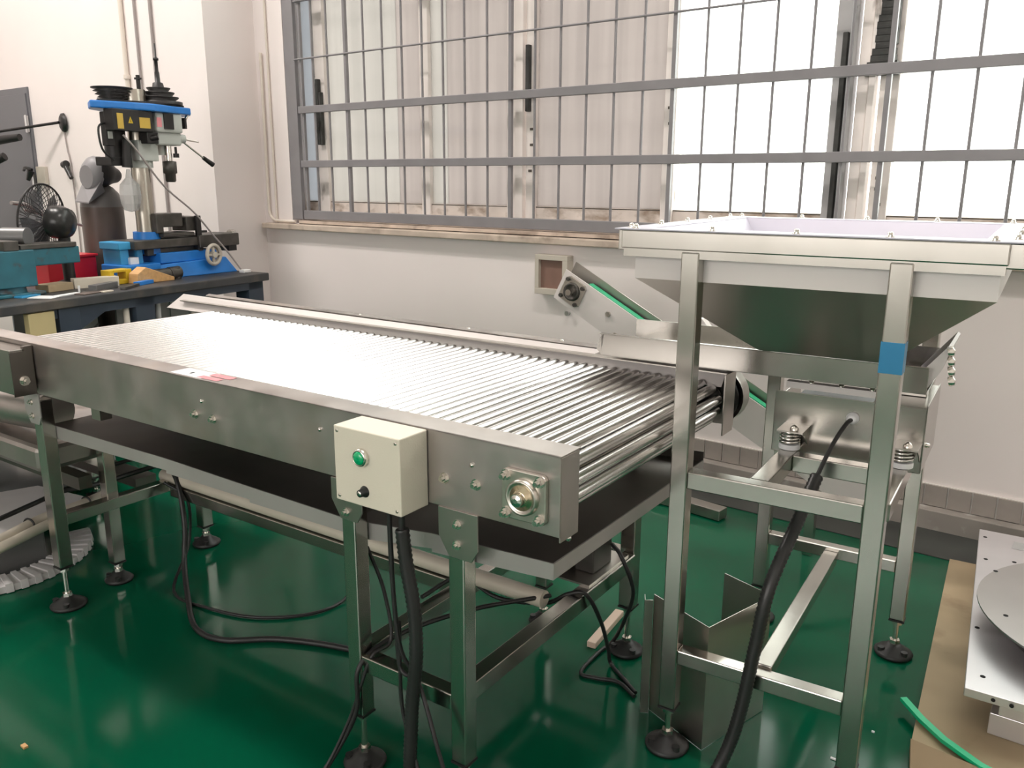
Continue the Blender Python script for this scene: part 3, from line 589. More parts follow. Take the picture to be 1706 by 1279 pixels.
T.part('cable_gland', MB().lathe((-.378, VY, .925), (0, -1, 0), [(.017, 0), (.017, .006), (.014, .008), (.013, .018), (.008, .022), (.001, .022)], 16), 'white')
T.part('latch_bolt', MB().lathe((-.197, 2.43, .86), (1, 0, 0), [(.007, 0), (.006, .008), (.001, .01)], 8), 'bolt')
# power cable with corrugated sleeve
T = Thing('feeder_cable', 'thick black sleeved cable arching from the vibrating feeder down through the hopper stand', 'cable', (-.5, 1.9, .01), HA)
T.part('cable', MB().tube([(-.378, 2.345, .925), (-.385, 2.31, .92), (-.40, 2.26, .885), (-.412, 2.20, .84), (-.42, 2.15, .80)], .006), 'black')
T.part('sleeve', MB().tube([(-.418, 2.16, .812), (-.44, 2.06, .70), (-.465, 1.955, .575), (-.482, 1.93, .42), (-.50, 1.915, .25), (-.525, 1.90, .12), (-.56, 1.86, .035), (-.63, 1.76, .018), (-.74, 1.62, .018), (-.9, 1.5, .018)], .0165, n=12, ribs=.006), 'sleeve')

# ---- cables of the control box (frame CA)
T = Thing('control_box_conduit', 'thick black corrugated conduit hanging from the control box down to the floor', 'cable', (-1.25, 1.34, .01), CA)
T.part('cable', MB().tube([(-1.225, 1.345, .822), (-1.226, 1.345, .78), (-1.226, 1.345, .755)], .008), 'black')
T.part('sleeve', MB().tube([(-1.226, 1.345, .768), (-1.215, 1.345, .68), (-1.195, 1.345, .57), (-1.19, 1.342, .45), (-1.205, 1.34, .32), (-1.21, 1.335, .20), (-1.215, 1.33, .09), (-1.22, 1.30, .016), (-1.26, 1.20, .014)], .0165, n=12, ribs=.006), 'sleeve')
single('black_cable', MB().tube([(-1.265, 1.345, .822), (-1.262, 1.345, .70), (-1.258, 1.345, .58), (-1.24, 1.345, .45), (-1.20, 1.36, .37), (-1.14, 1.345, .25), (-1.09, 1.33, .12), (-1.05, 1.25, .007), (-1.0, 1.15, .007)], .0055), 'black', 'right-hand thin black cable hanging from under the control box', 'cable', (-1.2, 1.34, .01), CA)
single('black_cable', MB().tube([(-1.270, 1.35, .822), (-1.268, 1.35, .66), (-1.258, 1.35, .50), (-1.250, 1.35, .40), (-1.215, 1.35, .39), (-1.19, 1.35, .44)], .0055), 'black', 'thin black cable hooking back up beside the conduit', 'cable', (-1.25, 1.34, .4), CA)
single('black_cable', MB().tube([(-1.250, 1.352, .52), (-1.25, 1.35, .40), (-1.245, 1.35, .28), (-1.20, 1.34, .17), (-1.15, 1.32, .07), (-1.12, 1.26, .007), (-1.06, 1.15, .007)], .0048), 'black', 'thin black cable swinging behind the conduit toward the right leg foot', 'cable', (-1.2, 1.34, .01), CA)
single('black_cable', MB().tube([(-1.16, 1.9, .38), (-1.3, 1.7, .38), (-1.40, 1.5, .362), (-1.425, 1.385, .32), (-1.43, 1.375, .2), (-1.47, 1.35, .09), (-1.50, 1.28, .007), (-1.53, 1.2, .007)], .0065), 'black', 'black cable lying over the cross rail and dropping beside the middle leg', 'cable', (-1.4, 1.4, .01), CA)
single('black_cable', MB().tube([(-1.455, 1.46, .62), (-1.42, 1.48, .50), (-1.39, 1.47, .37), (-1.40, 1.41, .35), (-1.42, 1.384, .27), (-1.455, 1.37, .16), (-1.49, 1.3, .03), (-1.50, 1.2, .006)], .005), 'black', 'second thin black cable bunched against the middle leg', 'cable', (-1.4, 1.4, .01), CA)
single('motor_cable', MB().tube([(-1.48, 1.70, .365), (-1.46, 1.86, .37), (-1.33, 1.87, .335), (-1.20, 1.93, .33), (-1.13, 1.95, .372), (-1.08, 1.97, .375), (-1.07, 2.05, .25), (-1.11, 2.18, .08), (-1.12, 2.22, .01), (-1.05, 2.17, .008), (-.98, 2.12, .008)], .0065), 'black', 'black cable draped over the right cross rail ending by the wood offcut', 'cable', (-1.1, 2.0, .01), CA)
single('motor_cable', MB().tube([(-1.12, 2.20, .44), (-1.07, 2.17, .42), (-1.04, 2.20, .30), (-1.10, 2.27, .15), (-1.17, 2.33, .02), (-1.185, 2.25, .008), (-1.175, 2.12, .008), (-1.12, 2.12, .008), (-1.05, 2.14, .008), (-.975, 2.10, .008)], .0065), 'black', 'black cable looping from the gear motor down to the floor', 'cable', (-1.1, 2.0, .01), CA)

# ================================================================== inclined conveyor behind
T = Thing('incline_conveyor', 'stainless inclined belt conveyor with green belt rising behind the roller table', 'conveyor', (-1.7, 3.4, 0))
d = Vector((1, 0, -.512)).normalized(); nrm = Vector((.512, 0, 1)).normalized()
A0 = Vector((-2.275, 3.36, 1.003)); Ln = 1.75; H = .158
P_ = [A0, A0+d*Ln, A0+d*Ln+nrm*H, A0+nrm*H]
T.part('side_plate', MB().prism(P_, (0, .004, 0)), 'film', bev=.001)
T.part('side_plate', MB().prism([p+Vector((0, .06, 0))+nrm*.035*(i > 1) for i, p in enumerate(P_)], (0, .004, 0)), 'steel')
T.part('belt', MB().prism([P_[3]+d*.14-nrm*.02+Vector((0, .006, 0)), P_[2]-nrm*.02+Vector((0, .006, 0)), P_[2]+nrm*.004+Vector((0, .006, 0)), P_[3]+d*.14+nrm*.002+Vector((0, .006, 0))], (0, .035, 0)), 'belt', label='green belt edge')
c = A0+d*.085+nrm*.085
def bearing2():
    f = T.part('bearing_flange', MB().prism([c+d*a+nrm*b for a, b in ((-.06, -.045), (-.045, -.06), (.045, -.06), (.06, -.045), (.06, .045), (.045, .06), (-.045, .06), (-.06, .045))], (0, -.012, 0)), 'cast')
    y = A0.y-.012
    T.part('bearing_ring', MB().lathe((c.x, y, c.z), (0, -1, 0), [(.045, 0), (.043, .010), (.034, .012), (.03, .006), (.001, .006)], 20), 'iron', f)
    T.part('shaft_end', MB().cyl((c.x, y, c.z), (c.x, y-.035, c.z), .015, n=14), 'bolt', f)
    for a in (-1, 1):
        for b in (-1, 1):
            p = c+d*a*.045+nrm*b*.045; T.part('bolt', MB().cyl((p.x, y, p.z), (p.x, y-.012, p.z), .010, n=6), 'iron', f)
bearing2()
for s_, n_, r in ((.30, .095, .013), (.38, .028, .013), (.55, .07, .008), (1.27, .11, .008), (1.23, .08, .008), (1.36, .11, .008), (1.33, .05, .008), (1.38, .02, .008)):
    p = A0+d*s_+nrm*n_; T.part('bolt', MB().cyl(p, p+Vector((0, -.010, 0)), r, n=6), 'cast')
p = A0+d*1.30+nrm*.06; T.part('pivot_boss', MB().cyl(p, p+Vector((0, -.006, 0)), .028, n=16), 'cast')
T.part('feed_hood', MB().prism([(-1.68, 3.30, .895), (-1.57, 3.30, .952), (-1.50, 3.30, .985), (-1.47, 3.30, .985), (-1.36, 3.30, .86), (-1.40, 3.30, .80), (-1.68, 3.30, .80)], (0, .04, 0)), 'film', bev=.002, label='pale angled hood sheet over the belt')
tubeleg(T, -1.60, -1.56, 3.40, 3.44, .06, .72, r=.04)
tubeleg(T, -1.0, -.96, 3.40, 3.44, .0, .38, ft=False)

# ================================================================== floor items
single('steel_profile', MB().beam((-1.92, 3.60, .03), (-1.42, 3.55, .03), .075, .05), 'steel', 'short stainless box profile lying on the floor behind the front hopper leg', 'metal profile', (-1.65, 3.58, .0), bev=.003)
single('wood_offcut', MB().beam((-1.325, 2.22, .012), (-1.36, 2.475, .012), .032, .022), 'wchip', 'small pale wood offcut on the green floor beside the rear right leg', 'wood offcut', (-1.34, 2.35, 0), bev=.002)
h_ = .375
def sheet(name, pts, h, label, m='hopper', z0=.002): single(name, MB().strip([(x, y, z0) for x, y in pts], (0, 0, h), .0018), m, label, 'metal sheet', (pts[0][0], pts[0][1], 0))
sheet('folded_sheet', [(-1.005, 2.035), (-.80, 1.956), (-.731, 2.234), (-.897, 2.286)], .38, 'folded stainless sheet standing zigzag on the floor behind the front left hopper leg')
sheet('narrow_channel', [(-1.035, 2.035), (-1.018, 2.005), (-1.0, 2.018)], .37, 'narrow standing steel channel left of the folded sheet')
# right corner: cardboard, turntable unit
M['cardedge'] = mat('cardboard_edge', (.30, .21, .12), .8)
single('cardboard_sheet', MB().prism([(-.478, 3.70, .002), (-.335, 2.34, .002), (.35, 2.26, .002), (.45, 3.78, .002)], (0, 0, .016)), 'card', 'brown cardboard sheet on the floor under the aluminium plate', 'cardboard', (0, 3, 0))
single('cardboard_sheet', MB().prism([(-.335, 2.32, .002), (-.25, 1.90, .002), (.3, 1.85, .002), (.35, 2.25, .002)], (0, 0, .03)), 'cardedge', 'nearer darker cardboard piece with broken edge at the bottom right', 'cardboard', (0, 2.1, 0))
T = Thing('turntable_unit', 'milled aluminium base plate carrying a large grey disc at the right edge', 'turntable', (0, 3.1, .018))
PZ = .155
T.part('base_plate', MB().prism([(-.392, 3.76, PZ-.028), (-.238, 2.47, PZ-.028), (.25, 2.50, PZ-.028), (.12, 3.80, PZ-.028)], (0, 0, .028)), 'alu', bev=.002)
T.part('support_block', MB().box(-.17, .2, 2.50, 2.62, .018, .085).box(-.15, .2, 2.50, 2.60, .085, PZ-.028), 'alu', bev=.002)
T.part('support_block', MB().box(-.2, .05, 3.5, 3.6, .018, PZ-.028), 'alu', bev=.002)
T.part('disc', MB().lathe((.16, 3.0, .235), (0, 0, 1), [(.001, .0), (.452, .0), (.452, .006), (.001, .006)], 72, smooth=False), 'disc')
T.part('disc_hub', MB().lathe((.16, 3.0, PZ), (0, 0, 1), [(.36, 0), (.44, .08)], 64), 'discside')
for x, y, z in ((-.36, 3.68, PZ), (-.325, 3.45, PZ), (-.265, 2.86, PZ), (-.205, 2.56, PZ), (-.262, 3.15, .241), (-.19, 2.82, .241), (-.22, 3.27, .241)):
    T.part('hole', MB().cyl((x, y, z), (x, y, z+.0008), .0075, n=10), 'hole')
for x, z in ((-.165, PZ-.014), (-.12, PZ-.014)): T.part('hole', MB().cyl((x, 2.4735, z), (x, 2.4725, z), .006, n=8), 'hole')
T.part('end_label', MB().box(-.26, -.1, 3.62, 3.70, PZ+.0005, PZ+.001), 'greypanel')
sp_ = [(-.395, 2.50, .03), (-.33, 2.43, .028), (-.26, 2.37, .026), (-.16, 2.31, .026), (-.02, 2.27, .024), (.15, 2.26, .022), (.3, 2.27, .022)]
gs = MB()
P = [Vector(p) for p in sp_]; vs = []
for i, p in enumerate(P):
    dd = (P[min(i+1, 6)]-P[max(i-1, 0)]).normalized(); n_ = Vector((-dd.y, dd.x, 0))*.010
    vs += [p-n_, p+n_, p+n_+Vector((0, 0, .012)), p-n_+Vector((0, 0, .012))]
gs.add(vs, [(i*4+j, i*4+4+j, i*4+4+(j+1) % 4, i*4+(j+1) % 4) for i in range(6) for j in range(4)]+[(0, 1, 2, 3), (27, 26, 25, 24)])
single('green_strip', gs, 'gstrip', 'bright green plastic strip lying curved across the cardboard', 'strip', (-.2, 2.35, .02))
for x, y, w, lb in ((-.42, 2.05, .012, 'tiny white chip on the floor right of the black feeder cable, nearest the hopper leg'), (-.50, 2.14, .016, 'small white sliver on the floor below the lower front rail of the hopper stand'), (-.44, 2.33, .008, 'tiny pale chip on the floor inside the hopper stand right of the middle rail'), (-.9, 1.72, .008, 'tiny white chip on the floor near the bottom edge left of the hopper foot')):
    single('floor_chip', MB().box(x, x+w, y, y+.005, .0, .004), 'white', lb, 'debris', (x, y, 0), group='white chips on the floor')
single('wood_crumb', MB().box(-2.33, -2.31, .81, .822, 0, .006), 'wood', 'tiny tan crumb on the green floor at the lower left', 'debris', (-2.32, .815, 0))

# ================================================================== WORKBENCH (frame BA)
BT = .95
T = Thing('workbench', 'dark topped workbench with navy legs below the drill press', 'workbench', (-4.36, 3.4, 0), BA)
T.part('worktop', MB().box(-4.70, -4.05, 1.6, 4.2, BT-.05, BT), 'bench', bev=.006)
T.part('apron', MB().box(-4.12, -4.08, 2.66, 4.16, BT-.10, BT-.05).prism([(-4.085, 2.80, BT-.08), (-4.085, 3.08, BT-.05), (-4.085, 2.80, BT-.19)], (-.03, 0, 0)), 'navy')
T.part('leg', MB().box(-4.20, -4.07, 2.70, 2.82, 0, BT-.05), 'navy', bev=.004)
T.part('leg', MB().box(-4.16, -4.08, 3.17, 3.30, 0, BT-.05), 'navy', bev=.004)
T.part('leg', MB().box(-4.20, -4.08, 4.04, 4.17, 0, BT-.05), 'navy', bev=.004)
T.part('leg', MB().box(-4.66, -4.56, 4.04, 4.16, 0, BT-.05), 'navy', bev=.004)
single('yellow_board', MB().box(-4.10, -4.06, 2.53, 2.67, 0, .895).box(-4.13, -4.10, 2.60, 2.67, 0, .895), 'plywood', 'pale yellow board standing against the front bench leg', 'board', (-4.08, 2.6, 0), BA, bev=.002)
single('grey_cabinet', MB().box(-4.95, -4.76, 1.7, 2.68, 0, .88), 'greypanel', 'plain grey panel behind the left part of the bench', 'panel', (-4.85, 2.2, 0), BA)
T = Thing('grey_carton', 'pale grey carton standing under the bench beside the navy leg', 'carton', (-4.45, 3.0, 0), BA)
T.part('carton', MB().box(-4.5, -4.35, 2.86, 3.12, 0, .80), 'greypanel', bev=.003)
T.part('stripe', MB().beam((-4.348, 2.90, .66), (-4.348, 3.02, .67), .004, .012).beam((-4.348, 3.02, .67), (-4.348, 3.12, .74), .004, .012), 'greysheet')
single('white_rod', MB().cyl((-4.12, 3.135, 0), (-4.12, 3.135, .895), .017, n=12), 'pvc', 'white pipe standing left of the middle bench leg', 'pipe', (-4.12, 3.13, 0), BA)
single('white_rod', MB().cyl((-4.12, 3.35, 0), (-4.12, 3.35, .895), .016, n=12), 'greypanel', 'grey pipe standing right of the middle bench leg', 'pipe', (-4.12, 3.35, 0), BA)
T = Thing('corrugated_panel', 'grey corrugated panel standing on the floor behind the bench legs', 'panel', (-4.62, 3.8, 0), BA)
cp = MB()
for k in range(8): cp.box(-4.60+.01*(k % 2), -4.585+.01*(k % 2), 3.42+k*.08, 3.50+k*.08, 0, .86)
T.part('sheet', cp, 'greypanel')

# gas cylinder with mask
T = Thing('gas_cylinder', 'brown gas cylinder with grey shoulder standing behind the workbench', 'gas cylinder', (-4.87, 3.61, 0), BA)
T.part('body', MB().lathe((-4.87, 3.61, 0), (0, 0, 1), [(.001, 0), (.124, .01), (.127, .04), (.127, 1.38)], 32), 'cyl')
T.part('shoulder', MB().lathe((-4.87, 3.61, 0), (0, 0, 1), [(.127, 1.38), (.122, 1.42), (.105, 1.465), (.075, 1.50), (.045, 1.52), (.03, 1.525), (.03, 1.56), (.001, 1.56)], 32), 'cylg')
T = Thing('welding_mask', 'grey and black welding mask hung on top of the gas cylinder', 'welding mask', (-4.85, 3.55, 1.5), BA)
mk = MB(); hd_ = MB(); rows = []
for k in range(9):      # egg-shaped shell, face to the left, hood to the right
    t_ = k/8; yy = 3.50+.07*t_; rr = .098*math.sin(PI*(.24+.36*t_)); zz = 1.565+.03*t_
    rows.append((yy, rr, zz))
n = 16; vs = []
for yy, rr, zz in rows: vs += [(-4.84+rr*.95*math.cos(2*PI*j/n), yy, zz+rr*1.05*math.sin(2*PI*j/n)) for j in range(n)]
mk.add(vs, [(i*n+j, (i+1)*n+j, (i+1)*n+(j+1) % n, i*n+(j+1) % n) for i in range(8) for j in range(n)], True); mk.add(vs[:n], [tuple(range(n))])
mk.prism([(-4.93, 3.47, 1.41), (-4.76, 3.44, 1.405), (-4.76, 3.56, 1.475), (-4.76, 3.54, 1.53), (-4.93, 3.54, 1.53)], (0, 0, .008))
o = T.part('face_shell', mk, 'maskg', label='grey face shell with bib')
hd_.lathe((-4.84, 3.56, 1.60), (.15, 1, -.20), [(.092, 0), (.097, .03), (.088, .07), (.068, .10), (.052, .125), (.042, .15), (.028, .165), (.001, .17)], 16)
T.part('hood', hd_, 'irond', label='black hood')
# red crate + hoses
single('red_crate', MB().box(-4.95, -4.72, 3.10, 3.42, BT-.02, 1.09).box(-4.96, -4.71, 3.09, 3.43, 1.09, 1.105), 'red', 'bright red plastic crate left of the gas cylinder', 'crate', (-4.85, 3.25, .93), BA, bev=.004)
single('crate_stand', MB().box(-4.96, -4.72, 3.0, 3.40, 0, BT-.02), 'irond', 'dark stand under the red crate behind the bench', 'stand', (-4.85, 3.2, 0), BA)
single('gas_hose', MB().tube([(-4.83, 3.28, 1.09), (-4.82, 3.30, 1.20), (-4.82, 3.22, 1.32), (-4.8, 3.08, 1.40), (-4.75, 2.95, 1.42)], .011), 'cord', 'grey brown hose curving from the fan to the red crate', 'hose', (-4.82, 3.2, 1.1), BA)
single('gas_hose', MB().tube([(-4.80, 3.05, 1.38), (-4.84, 3.25, 1.33), (-4.86, 3.45, 1.27)], .008), 'cord', 'thin grey hose running to the gas cylinder above the crate', 'hose', (-4.82, 3.3, 1.3), BA)

# fan
T = Thing('desk_fan', 'black wire-cage desk fan with smoky blades standing on the bench', 'fan', (-4.55, 3.05, BT), BA)
fc = Vector((-4.60, 3.02, 1.325)); ax = Vector((.94, .35, -.1)).normalized()
cg = MB().torus(fc, ax, .20, .006, 36)
for rr, off in ((.20, .0),):
    a_ = ax.orthogonal().normalized(); b_ = ax.cross(a_)
    for k in range(36):
        t_ = 2*PI*k/36; e = a_*math.cos(t_)+b_*math.sin(t_)
        cg.tube([fc+ax*.05+e*.05, fc+ax*.045+e*.13, fc+e*.20], .0018, n=4, sub=2); cg.tube([fc-ax*.06+e*.03, fc-ax*.05+e*.13, fc+e*.20], .0018, n=4, sub=2)
T.part('cage', cg, 'irond')
bm_ = MB()
for k in range(5):
    t_ = 2*PI*k/5; pts = []
    for rr, da in ((.03, 0), (.10, -.35), (.17, -.25), (.175, .2), (.12, .45), (.03, .5)):
        a2 = t_+da; pts.append(fc+(a_*math.cos(a2)+b_*math.sin(a2))*rr+ax*(da*.04))
    bm_.prism(pts, ax*.003)
T.part('blades', bm_, 'fanblade', label='smoky translucent blades')
T.part('motor', MB().lathe(fc+ax*.04, ax, [(.001, 0), (.065, .005), (.092, .03), (.092, .08), (.08, .12), (.045, .14), (.001, .145)], 20), 'blackgloss')
T.part('stem', MB().cyl((-4.50, 3.08, BT+.03), (-4.50, 3.07, 1.32), .032, n=12).lathe((-4.50, 3.08, BT), (0, 0, 1), [(.001, 0), (.11, 0), (.11, .015), (.04, .04), (.001, .04)], 20), 'irond')

# bench vise (teal)
T = Thing('bench_vise', 'worn teal bench vise with grey jaws on the left end of the bench', 'vise', (-4.40, 2.8, BT), BA)
T.part('slide_bar', MB().box(-4.46, -4.33, 2.72, 3.04, 1.10, 1.19), 'teal', bev=.006)
T.part('body', MB().box(-4.50, -4.30, 2.50, 2.76, 1.0, 1.19).cyl((-4.40, 2.66, BT+.01), (-4.40, 2.66, 1.02), .085, .075, n=20).box(-4.50, -4.30, 2.54, 2.80, BT, BT+.02), 'teal', bev=.006)
T.part('jaw', MB().box(-4.47, -4.32, 2.70, 3.02, 1.19, 1.215).box(-4.50, -4.30, 2.60, 2.68, 1.19, 1.24), 'iron', bev=.003)
T.part('anvil_wheel', MB().cyl((-4.52, 2.74, 1.25), (-4.40, 2.80, 1.25), .05, n=18), 'greysheet')
T.part('screw_cover', MB().box(-4.44, -4.35, 2.40, 2.52, 1.20, 1.235), 'yellow', bev=.005, label='yellow grip at the left')
# drill press
T = Thing('drill_press', 'blue and grey bench drill press with belt pulleys and milling table on the workbench', 'drill press', (-4.45, 3.72, BT), BA)
X0 = -4.48
T.part('base', MB().hexa([(-4.66, 3.50, BT), (-4.34, 3.66, BT), (-4.30, 4.17, BT), (-4.66, 4.17, BT)], [(-4.63, 3.50, BT+.07), (-4.37, 3.55, BT+.085), (-4.35, 4.12, BT+.10), (-4.63, 4.12, BT+.09)]).box(-4.60, -4.36, 3.36, 3.60, BT+.01, BT+.10), 'blue', bev=.006)
T.part('saddle', MB().box(-4.58, -4.38, 3.62, 4.08, BT+.09, BT+.155), 'blue', bev=.006)
T.part('support_bracket', MB().box(-4.60, -4.42, 3.36, 3.56, 1.14, 1.185).box(-4.60, -4.44, 3.38, 3.44, 1.04, 1.14).box(-4.60, -4.44, 3.50, 3.54, 1.04, 1.14), 'blue2', bev=.006, label='lighter blue bracket at the left')
T.part('cloth', MB().box(-4.50, -4.42, 3.43, 3.49, 1.04, 1.09), 'white', label='white rag in the bracket')
T.part('table', MB().box(-4.60, -4.38, 3.44, 4.18, 1.135, 1.19).box(-4.56, -4.42, 3.56, 4.0, 1.09, 1.135).box(-4.60, -4.36, 3.92, 4.26, 1.12, 1.20), 'iron', bev=.006)
T.part('table_end', MB().cyl((-4.48, 4.2, 1.15), (-4.48, 4.30, 1.15), .05, n=14).box(-4.56, -4.40, 4.2, 4.27, 1.08, 1.19), 'irond')
T.part('table_crank', MB().cyl((-4.46, 4.27, 1.19), (-4.46, 4.31, 1.19), .028, n=14), 'bolt')
hw = Vector((-4.34, 3.975, 1.075))
T.part('handwheel', MB().torus(hw+Vector((.035, 0, 0)), (1, .1, 0), .062, .012, 28, 8).cyl(hw, hw+Vector((.05, 0, 0)), .02, n=14).beam(hw+Vector((.03, -.055, 0)), hw+Vector((.03, .055, 0)), .018, .012).beam(hw+Vector((.03, 0, -.055)), hw+Vector((.03, 0, .055)), .018, .012, (1, 0, 0)).lathe(hw, (1, 0, 0), [(.045, .018), (.06, .024)], 20), 'panelbox', label='pale handwheel')
T.part('machine_vise', MB().box(-4.56, -4.38, 3.66, 3.90, 1.20, 1.225).box(-4.54, -4.40, 3.63, 3.68, 1.225, 1.345).box(-4.53, -4.41, 3.68, 3.84, 1.26, 1.345).box(-4.54, -4.40, 3.86, 3.98, 1.23, 1.32).cyl((-4.47, 3.84, 1.30), (-4.47, 3.9, 1.30), .025, n=10), 'iron', bev=.006)
T.part('clamp_post', MB().box(-4.40, -4.375, 3.92, 3.955, 1.10, 1.325).box(-4.40, -4.375, 3.95, 4.0, 1.215, 1.23), 'irond', bev=.003)
cx, cy = -4.50, 3.63
T.part('column', MB().cyl((cx, cy, 1.235), (cx, cy, 2.03), .055, n=28), 'colsteel')
T.part('column_base', MB().cyl((cx, cy, 1.10), (cx, cy, 1.235), .085, .08, n=24), 'blue')
T.part('column_collar', MB().cyl((cx, cy, 1.62), (cx, cy, 1.72), .075, n=24).box(cx-.02, cx+.09, cy-.07, cy+.07, 1.66, 1.78), 'greycast', bev=.004)
T.part('column_cap', MB().cyl((cx, cy, 2.0), (cx, cy, 2.075), .068, n=24), 'colsteel')
tray = [(-4.30, 3.55), (-4.28, 3.75), (-4.33, 3.80), (-4.34, 4.0), (-4.40, 4.04), (-4.60, 4.02), (-4.66, 3.80), (-4.66, 3.4), (-4.60, 3.26), (-4.42, 3.24)]
tray = [(-4.42, 3.27), (-4.34, 3.50), (-4.31, 3.62), (-4.34, 3.74), (-4.36, 3.93), (-4.44, 4.00), (-4.62, 4.08), (-4.70, 3.95), (-4.70, 3.60), (-4.56, 3.36)]
T.part('belt_tray', MB().prism([(x, y, 1.945) for x, y in tray], (0, 0, .042)), 'blue', bev=.008)
T.part('tray_lining', MB().prism([(-4.5+(x+4.5)*.86, 3.70+(y-3.70)*.86, 1.987) for x, y in tray], (0, 0, .012)), 'irond')
pl = MB(); bp_ = (-4.52, 3.50, 1.998)
pl.lathe(bp_, (0, 0, 1), [(.05, 0), (.075, .004), (.06, .014), (.085, .02), (.068, .032), (.095, .038), (.078, .05), (.105, .056), (.088, .066), (.115, .072), (.115, .078), (.001, .078)], 24)
T.part('motor_pulley', pl, 'irond')
pl = MB(); pl.lathe((-4.48, 3.80, 1.998), (0, 0, 1), [(.135, 0), (.135, .02), (.09, .024), (.115, .042), (.115, .048), (.075, .052), (.092, .07), (.092, .076), (.055, .08), (.07, .098), (.07, .102), (.035, .106), (.03, .13), (.016, .135), (.014, .19), (.010, .2), (.010, .26), (.016, .262), (.016, .275), (.006, .28), (.005, .36), (.001, .36)], 24)
T.part('spindle_pulley', pl, 'irond')
T.part('tension_rod', MB().cyl((-4.52, 3.69, 1.99), (-4.52, 3.69, 2.165), .012, n=10).cyl((-4.52, 3.69, 2.14), (-4.52, 3.69, 2.15), .022, n=10), 'irond')
T.part('head_casting', MB().box(-4.58, -4.36, 3.6600, 3.8600, 1.83, 1.945).box(-4.58, -4.38, 3.6800, 3.8600, 1.755, 1.84).cyl((-4.48, 3.7600, 1.76), (-4.48, 3.7600, 1.70), .04, n=16), 'greycast', bev=.012)
T.part('depth_scale', MB().box(-4.362, -4.352, 3.7150, 3.7850, 1.85, 1.94), 'irond')
T.part('switch_box', MB().box(-4.42, -4.34, 3.3500, 3.6200, 1.825, 1.945), 'irond', bev=.004)
T.part('yellow_label', MB().box(-4.340, -4.338, 3.3750, 3.4150, 1.835, 1.92), 'label')
T.part('yellow_label', MB().box(-4.340, -4.338, 3.5250, 3.6000, 1.845, 1.905), 'label')
T.part('warning_triangle', MB().prism([(-4.3395, 3.4480, 1.868), (-4.3395, 3.4800, 1.868), (-4.3395, 3.4640, 1.905)], (.0018, 0, 0)), 'yellow', label='yellow warning triangle')
T.part('triangle_mark', MB().prism([(-4.3375, 3.4620, 1.874), (-4.3375, 3.4660, 1.874), (-4.3375, 3.4640, 1.893)], (.0006, 0, 0)), 'hole')
T.part('red_label', MB().box(-4.3595, -4.358, 3.6650, 3.7000, 1.86, 1.915), 'pink')
T.part('motor', MB().cyl((-4.54, 3.50, 1.66), (-4.54, 3.50, 1.90), .062, n=20).box(-4.47, -4.42, 3.36, 3.41, 1.74, 1.93).box(-4.60, -4.46, 3.40, 3.52, 1.63, 1.68), 'irond', bev=.004)
T.part('terminal_box', MB().box(-4.42, -4.40, 3.40, 3.44, 1.86, 1.93).box(-4.43, -4.41, 3.365, 3.39, 1.78, 1.82), 'greycast')
T.part('clamp_lever', MB().box(-4.42, -4.35, 3.5800, 3.6600, 1.76, 1.83).cyl((-4.36, 3.6100, 1.79), (-4.33, 3.6400, 1.80), .018, n=10), 'irond', bev=.004)
T.part('spindle', MB().cyl((-4.44, 3.80, 1.65), (-4.44, 3.80, 1.76), .02, n=14), 'bolt')
T.part('chuck', MB().lathe((-4.44, 3.80, 1.545), (0, 0, 1), [(.001, -.01), (.025, -.01), (.032, 0), (.032, .04), (.042, .045), (.042, .115), (.02, .12), (.001, .12)], 18), 'iron')
hd = Vector((-4.36, 3.90, 1.80))
T.part('feed_hub', MB().cyl((-4.42, 3.8300, 1.80), (-4.40, 3.9000, 1.80), .035, .025, n=14), 'greycast')
T.part('feed_lever', MB().cyl((-4.41, 3.8800, 1.79), (-4.39, 4.0500, 1.675), .006, n=8), 'bolt')
T.part('feed_lever', MB().cyl((-4.41, 3.8800, 1.80), (-4.39, 4.0000, 1.785), .006, n=8), 'bolt')
T.part('feed_lever', MB().cyl((-4.42, 3.8500, 1.80), (-4.40, 3.9500, 1.965), .009, n=8), 'bolt')
T.part('lever_grip', MB().cyl((-4.393, 4.0300, 1.69), (-4.383, 4.1000, 1.645), .013, .017, n=10), 'blackgloss')
T.part('red_knob', MB().cyl((-4.44, 3.6900, 1.755), (-4.44, 3.6900, 1.69), .015, .019, n=10), 'red')
T.part('stop_knob', MB().cyl((-4.42, 3.8400, 1.75), (-4.42, 3.8400, 1.70), .008, n=8).cyl((-4.42, 3.8400, 1.71), (-4.42, 3.8400, 1.685), .018, n=10), 'irond')
T.part('side_clip', MB().box(-4.40, -4.37, 3.8850, 3.9000, 1.86, 1.925), 'irond')
T.part('motor_wire', MB().tube([(-4.42, 3.37, 1.87), (-4.42, 3.31, 1.84), (-4.42, 3.32, 1.72), (-4.45, 3.41, 1.66)], .006), 'black')
single('drill_cable', MB().tube([(-4.335, 3.40, 1.80), (-4.31, 3.46, 1.72), (-4.31, 3.632, 1.514), (-4.31, 3.84, 1.354), (-4.31, 3.973, 1.216), (-4.27, 4.07, 1.08), (-4.22, 4.12, .97)], .0055), 'cord', 'grey cable slanting from the drill switch box down to the bench corner', 'cable', (-4.3, 3.9, .95), BA)
single('cable_end', MB().box(-4.22, -4.17, 4.10, 4.16, BT, BT+.02), 'white', 'white cable end on the right corner of the bench', 'connector', (-4.2, 4.13, BT), BA, bev=.004)
bg = MB()
bg.lathe((-4.44, 3.49, 1.36), (.02, 0, 1), [(.01, .25), (.02, .2), (.055, .16), (.062, .10), (.055, .05), (.04, .01), (.001, 0)], 9, smooth=False)
single('plastic_bag', bg, 'bag', 'clear crumpled plastic bag hanging from the drill column', 'bag', (-4.44, 3.49, 1.36), BA)
